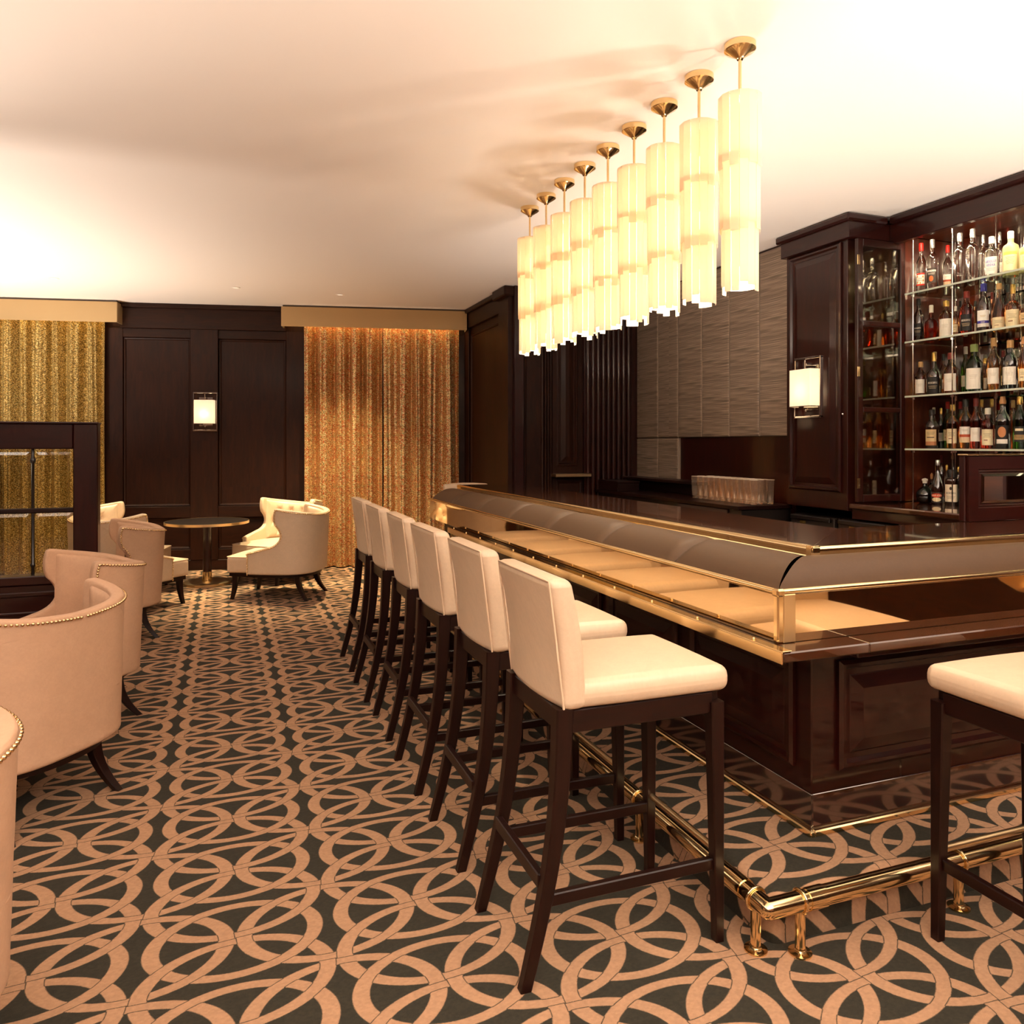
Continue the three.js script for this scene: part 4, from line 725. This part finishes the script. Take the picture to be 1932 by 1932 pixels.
// ---------------------------------------------------------------- armchairs
function armchair(label, mat, tuft) { // faces local +x
  const t = thing('armchair', label, 'armchair', [0, 0, 0], 0, 'cream tub armchairs with nailhead trim');
  // plan path of the shell, s = 0 at the middle of the back
  const half = [], W = 0.345, D = -0.36;
  for (let i = 0; i <= 40; i++) { const a = i / 40 * Math.PI / 2, e = 0.62; half.push([D + 0.40 * (1 - Math.cos(a) ** e), W * Math.sin(a) ** e]); }
  half.push([0.10, W + 0.004], [0.19, W - 0.002]);
  const acc = [0]; for (let i = 1; i < half.length; i++) acc.push(acc[i - 1] + Math.hypot(half[i][0] - half[i - 1][0], half[i][1] - half[i - 1][1]));
  const S = acc[acc.length - 1];
  const along = (s) => { const q = Math.min(Math.abs(s), S - 1e-6); let k = 0; while (acc[k + 1] < q) k++; const f = (q - acc[k]) / (acc[k + 1] - acc[k]), a = half[k], b = half[k + 1]; return [a[0] + (b[0] - a[0]) * f, (a[1] + (b[1] - a[1]) * f) * Math.sign(s || 1)]; };
  const bendPt = (s, y, d) => { // d outward
    const p = along(s), e = 0.012, p0 = along(s - e), p1 = along(s + e); let tx = p1[0] - p0[0], tz = p1[1] - p0[1]; const L = Math.hypot(tx, tz) || 1; tx /= L; tz /= L;
    const nx = -tz, nz = tx, fl = 0.07 * Math.max(0, (y - 0.3)) * Math.max(0, 1 - Math.abs(s) / (S * 0.8));
    return [p[0] - (Math.abs(nx) * Math.sign(1)) * 0 + nx * d - fl, y, p[1] + nz * d];
  };
  const wing = S - 0.32, con = [];
  // contour in unrolled (s, y), right half from the arm front to the middle of the back
  const q = (c) => con.push(c);
  q([S, 0.25]); q([S, 0.45]);
  for (let i = 1; i <= 6; i++) q([S - 0.20 * i / 6, 0.45 + 0.055 * i / 6]);
  const bez = (p0, p1, p2, p3, n) => { for (let i = 1; i <= n; i++) { const u = i / n, v = 1 - u; q([v ** 3 * p0[0] + 3 * v * v * u * p1[0] + 3 * v * u * u * p2[0] + u ** 3 * p3[0], v ** 3 * p0[1] + 3 * v * v * u * p1[1] + 3 * v * u * u * p2[1] + u ** 3 * p3[1]]); } };
  bez([S - 0.20, 0.505], [S - 0.32, 0.53], [S - 0.345, 0.62], [S - 0.265, 0.70], 12);
  bez([S - 0.265, 0.70], [S - 0.245, 0.74], [S - 0.245, 0.80], [S - 0.262, 0.852], 6);
  bez([S - 0.262, 0.852], [S - 0.272, 0.862], [S - 0.29, 0.86], [S - 0.31, 0.855], 4);
  bez([S - 0.31, 0.855], [S - 0.42, 0.835], [0.2, 0.805], [0, 0.80], 10);
  const right = con.slice(), full = [...right, ...right.slice(0, -1).reverse().map(([a, b]) => [-a, b])];
  const sh = new THREE.Shape(full.map(([a, b]) => new THREE.Vector2(a, b)));
  const T = 0.055;
  let g = new THREE.ExtrudeGeometry(sh, { depth: T - 0.03, bevelEnabled: true, bevelSize: 0.012, bevelThickness: 0.015, bevelSegments: 3, bevelOffset: -0.012 });
  g.deleteAttribute('uv'); g.deleteAttribute('normal');
  g = new TessellateModifier(0.04, 16).modify(g);
  g = mergeVertices(g, 1e-4);
  const p = g.attributes.position; for (let i = 0; i < p.count; i++) { const [x, y, z] = bendPt(p.getX(i), p.getY(i), -(p.getZ(i) - T / 2 + 0.015) * 1); p.setXYZ(i, x, y, z); }
  g = uvm(toCreasedNormals(g, 0.9), 'y');
  mesh('shell', g, mat, t);
  // nailheads along the outer edge
  const nails = [], nail = new THREE.SphereGeometry(0.0066, 8, 5, 0, Math.PI * 2, 0, Math.PI / 2); nail.rotateX(Math.PI / 2);
  const sgn = (() => { const a = bendPt(0.0, 0.6, 0.05), b = bendPt(0, 0.6, 0); return a[0] < b[0] ? 1 : -1; })();
  for (const m of [1, -1]) {
    let carry = 0; for (let i = 1; i < right.length; i++) { const a = right[i - 1], b = right[i], L = Math.hypot(b[0] - a[0], b[1] - a[1]); let nx = b[1] - a[1], ny = -(b[0] - a[0]); nx /= L; ny /= L; // outward of contour
      for (let d = carry; d < L; d += 0.0145) { const f = d / L, s = (a[0] + (b[0] - a[0]) * f - nx * 0.016) * m, y = a[1] + (b[1] - a[1]) * f - ny * 0.016; const P0 = bendPt(s, y, sgn * (T / 2 + 0.0035)), P1 = bendPt(s, y, sgn * (T / 2 + 0.0135)); const dir = new THREE.Vector3(P1[0] - P0[0], 0, P1[2] - P0[2]).normalize(); const c = nail.clone(); c.applyQuaternion(new THREE.Quaternion().setFromUnitVectors(new THREE.Vector3(0, 0, 1), dir)); c.translate(...P0); nails.push(c); }
      carry = (carry - L) % 0.0145; if (carry < 0) carry += 0.0145; }
  }
  mesh('nailhead_trim', mergeGeometries(nails), M.nail, t, 'stuff');
  // padded inner back with buttons
  {
    const nx = 72, ny = 44, sMax = S - 0.30, pos = [], idx = [], uv = [], bt = [];
    if (tuft) for (let r = 0; r < 3; r++) for (let k = -2; k <= 2; k++) { const s = (k + (r % 2) * 0.5) * 0.155, y = 0.70 - r * 0.105; if (Math.abs(s) < sMax - 0.06) bt.push([s, y]); }
    for (let i = 0; i <= nx; i++) for (let j = 0; j <= ny; j++) {
      const s = -sMax + 2 * sMax * i / nx, f = j / ny; const k = Math.abs(s) / sMax, yt = (0.80 + 0.05 * k * k) - 0.012, y = 0.40 + (yt - 0.40) * f;
      const edge = Math.min(f * 6, (1 - f) * 5, (1 - k) * 6, 1), e = Math.sqrt(Math.max(0, 1 - (1 - edge) ** 2));
      let d = 0.028 * e;
      for (const [bs, by] of bt) { const ds = s - bs, dy = y - by, r2 = ds * ds + dy * dy; d -= 0.024 * Math.exp(-r2 / 0.0011); const cr = Math.min(Math.abs(ds / 0.0775 - dy / 0.105), Math.abs(ds / 0.0775 + dy / 0.105)) * 0.06; if (r2 < 0.017) d -= 0.008 * Math.exp(-cr * cr / 0.00006) * (1 - Math.sqrt(r2) / 0.131); }
      const P0 = bendPt(s, y, -sgn * (T / 2 - 0.004 + d)); pos.push(...P0); uv.push(s, y);
    }
    for (let i = 0; i < nx; i++) for (let j = 0; j < ny; j++) { const a = i * (ny + 1) + j, b = a + ny + 1; idx.push(a, b, a + 1, b, b + 1, a + 1); }
    const gg = new THREE.BufferGeometry().setAttribute('position', new THREE.Float32BufferAttribute(pos, 3)).setAttribute('uv', new THREE.Float32BufferAttribute(uv, 2)).setIndex(idx); gg.computeVertexNormals();
    const back = mesh('inner_back', gg, mat, t); const btn = new THREE.SphereGeometry(0.009, 8, 6);
    for (const [s, y] of bt) mesh('button', btn, mat, back).position.set(...bendPt(s, y, -sgn * (T / 2 + 0.004)));
  }
  const seat = mesh('seat', roundBox(0.70, 0.15, 0.63, 0.028, [20, 10, 18], (v) => { if (v.y > 0) v.y += 0.026 * (1 - (v.x / 0.36) ** 2) * (1 - (v.z / 0.32) ** 2); if (v.x < -0.05) v.z *= 1 - 0.25 * ((-0.05 - v.x) / 0.3) ** 2; if (v.x > 0.2) v.x -= 0.25 * v.z * v.z; }), mat, t); seat.position.set(0.085, 0.328, 0);
  const pr = []; for (const z of [-0.3, -0.2, -0.1, 0, 0.1, 0.2, 0.3]) pr.push([0.348 + 0.085 - 0.25 * z * z - 0.004, 0.399, z]);
  mesh('piping', tube([[0.2, 0.400, -0.312], ...pr, [0.2, 0.400, 0.312]], 0.0045, 6, false, 0.3), M.creamPiping, t);
  const fr = new THREE.Shape(); fr.moveTo(0.40, -0.28); fr.lineTo(0.40, 0.28); fr.lineTo(0.05, 0.33); fr.bezierCurveTo(-0.25, 0.33, -0.36, 0.2, -0.36, 0); fr.bezierCurveTo(-0.36, -0.2, -0.25, -0.33, 0.05, -0.33); fr.closePath();
  let fg = new THREE.ExtrudeGeometry(fr, { depth: 0.032, bevelEnabled: false, curveSegments: 12 }); fg.rotateX(Math.PI / 2); fg.translate(0, 0.25, 0); mesh('seat_frame', uvm(toCreasedNormals(fg, 0.6), 'x'), M.legWood, t);
  for (const s of [-1, 1]) {
    const c = []; for (let i = 0; i <= 8; i++) { const k = i / 8; c.push([0.35 + 0.03 * k * k, 0.225 * (1 - k), s * (0.255 + 0.012 * k * k)]); } mesh('leg', bar(c, [0.05, 0.03], [0.05, 0.03]), M.legWood, t);
    const b = []; for (let i = 0; i <= 8; i++) { const k = i / 8; b.push([-0.24 - 0.10 * k * k, 0.225 * (1 - k), s * (0.21 + 0.035 * k * k)]); } mesh('leg', bar(b, [0.055, 0.032], [0.05, 0.03]), M.legWood, t);
  }
  return t;
}
const dirTurn = (du, dv) => Math.atan2(dv, du); // local +x turned to face (du, dv)
const plain = armchair('cream nailhead armchair with its back to the aisle, second from the partition', M.suede, false);
at(plain, -0.84, 0, -3.62, dirTurn(-0.78, 0.62));
dup(plain, [-0.85, 0, -4.62], dirTurn(-0.88, -0.47), 'cream nailhead armchair beside the glazed partition, open towards the booth');
dup(plain, [-0.87, 0, -1.93], dirTurn(-0.9, 0.44), 'cream nailhead armchair at the aisle, third from the glazed partition');
dup(plain, [-0.86, 0, -6.5], dirTurn(-0.95, -0.2), 'cream nailhead armchair just past the glazed partition post');
const tufted = armchair('cream armchair in side view at the round table near the bar stools', M.cream, true);
at(tufted, 0.52, 0, -7.70, dirTurn(-0.88, 0.47));
dup(tufted, [0.57, 0, -8.66], dirTurn(-0.70, -0.71), 'cream buttoned armchair between the round table and the orange curtain');
dup(tufted, [-0.82, 0, -7.545], dirTurn(0.72, 0.69), 'cream armchair at the round table, half hidden behind the nailhead armchair');
dup(tufted, [-1.0, 0, -8.5], dirTurn(0.97, -0.25), 'cream buttoned armchair between round table and gold curtain');

// ---------------------------------------------------------------- round table
{
  const t = thing('round_table', 'round dark lounge table on a single pedestal with brass base', 'table', [-0.175, 0, -8.58]);
  mesh('table_top', lathe([[0.0001, 0.632], [0.40, 0.632], [0.408, 0.64], [0.408, 0.652], [0.0001, 0.652]], 56), M.black, t);
  mesh('edge_band', lathe([[0.408, 0.628], [0.413, 0.628], [0.413, 0.654], [0.408, 0.654]], 56), M.brassSatin, t);
  mesh('pedestal', lathe([[0.0001, 0.1], [0.042, 0.1], [0.042, 0.61], [0.08, 0.632], [0.0001, 0.632]], 28), M.wood, t);
  mesh('collar', lathe([[0.0001, 0.02], [0.05, 0.02], [0.046, 0.13], [0.0001, 0.13]], 28), M.brass, t);
  mesh('base', lathe([[0.0001, 0.001], [0.235, 0.001], [0.235, 0.026], [0.22, 0.034], [0.0001, 0.034]], 48), M.brassSatin, t);
}

// ---------------------------------------------------------------- fill lamps added beyond the frame: flush ceiling panels and wall-side uplighters
function addedCeilingPanel(u, v, w, d, label) {  // added out of view as general fill light
  const t = thing('added_ceiling_light', label, 'ceiling light', [u, CEIL, -v]);
  mesh('frame', cbox(w + 0.06, 0.02, d + 0.06, 0.004, 0, -0.011, 0), M.chrome, t); mesh('diffuser', slab(w, 0.006, d, 0, -0.025, 0), M.lampWhite, t);
  const l = new THREE.RectAreaLight(col(FILL), POWER.panel, w, d); l.position.set(0, -0.031, 0); l.rotation.x = -Math.PI / 2; l.name = 'added_panel_light'; t.add(l);
}
addedCeilingPanel(0.3, -0.9, 1.2, 1.2, 'added square ceiling fill light behind the viewpoint'); addedCeilingPanel(2.6, -0.6, 1.0, 1.0, 'added square ceiling fill light before the short bar side'); addedCeilingPanel(-2.3, 1.4, 1.0, 1.0, 'added square ceiling fill light over the booths');
function uplighter(u, v, label, k = 1) {  // unseen lamp added to brighten the ceiling
  const t = thing('added_uplighter', label, 'added fill lamp', [u, 0, -v]);
  mesh('base', lathe([[0.0001, 0.001], [0.15, 0.001], [0.15, 0.02], [0.02, 0.03], [0.0001, 0.03]], 28), M.brassSatin, t); mesh('pole', rod([0, 0.03, 0], [0, 0.62, 0], 0.013), M.brassSatin, t);
  mesh('bowl', lathe([[0.013, 0.60], [0.06, 0.61], [0.14, 0.66], [0.19, 0.73], [0.185, 0.732], [0.135, 0.665], [0.055, 0.616], [0.013, 0.606]], 32), M.brassSatin, t);
  mesh('bulb', new THREE.SphereGeometry(0.05, 14, 10), M.bulb, t).position.set(0, 0.67, 0);
  const l = new THREE.SpotLight(col(FILL), POWER.added_uplight * k, 0, 1.4, 0.6); l.position.set(0, 0.75, 0); l.target.position.set(0, 3, 0); l.shadow.radius = 6; l.name = 'added_uplight'; t.add(l, l.target);
}
uplighter(-2.9, 2.6, 'added brass uplighter for ceiling fill by the side wall booths', 0.4); uplighter(4.3, 0.7, 'added brass uplighter for ceiling fill beyond the end of the back bar', 0.5); uplighter(-2.95, 5.9, 'added brass uplighter for ceiling fill past the partition by the side wall', 0.3); uplighter(-2.7, 8.0, 'added brass uplighter for ceiling fill by the far gold curtain', 0.52); uplighter(1.2, -1.9, 'added brass uplighter for ceiling fill at the front wall centre', 1.6); uplighter(-1.4, -1.6, 'added brass uplighter for ceiling fill behind the viewpoint', 1.6); uplighter(3.2, -1.2, 'added brass uplighter for ceiling fill near the front wall by the bar');

function workLamp(u, v, label) { // shallow trough lamp on the bar's inner side, throwing light up
  const t = thing('work_lamp', label, 'work lamp', [u, 0, -v]);
  mesh('trough', mergeGeometries([slab(0.10, 0.008, 0.5, 0, 0.70, 0), slab(0.008, 0.06, 0.5, -0.05, 0.73, 0), slab(0.008, 0.06, 0.5, 0.05, 0.73, 0)]), M.brassSatin, t);
  mesh('bracket', cbox(0.2, 0.03, 0.03, 0.003, -0.14, 0.685, 0), M.gunmetal, t);
  mesh('tube', rod([0, 0.735, -0.23], [0, 0.735, 0.23], 0.013), M.bulb, t);
  const l = new THREE.SpotLight(col(FILL), POWER.work, 0, 1.3, 0.7); l.position.set(0, 0.77, 0); l.target.position.set(0.0, 3, 0); l.shadow.radius = 9; l.name = 'work_light'; t.add(l, l.target);
}
workLamp(2.46, 3.4, 'trough lamp on the inner side of the bar opposite the bottle shelves'); workLamp(2.46, 5.2, 'trough lamp on the inner side of the bar opposite the padded wall');

function downlight(u, v, label, k = 1) {
  const t = thing('recessed_downlight', label, 'ceiling light', [u, CEIL, -v]);
  mesh('trim_ring', lathe([[0.032, -0.004], [0.045, -0.004], [0.046, -0.001], [0.032, -0.001]], 28), M.ceiling, t); mesh('lens', new THREE.CylinderGeometry(0.03, 0.03, 0.002, 20).translate(0, -0.002, 0), M.lens, t);
  const l = new THREE.SpotLight(col([1, 0.8, 0.46]), POWER.spot * k, 0, 0.72, 0.8); l.position.set(0, -0.012, 0); l.target.position.set(0, -3, 0); l.shadow.radius = 1.5; l.name = 'downlight'; t.add(l, l.target);
}
downlight(0.1, 8.35, 'small recessed downlight in the ceiling above the round table'); downlight(1.15, 8.35, 'small recessed downlight in the ceiling before the orange curtain', 1.1);
downlight(-1.55, 8.5, 'small recessed downlight added in the ceiling to brighten the gold curtain', 0.8);  // lamp put in to brighten the gold curtain
scene.traverse((o) => { if (o.isMesh || o.isLight) { o.castShadow = !o.isRectAreaLight; if (o.isMesh) o.receiveShadow = true; } });
renderer.render(scene, camera);
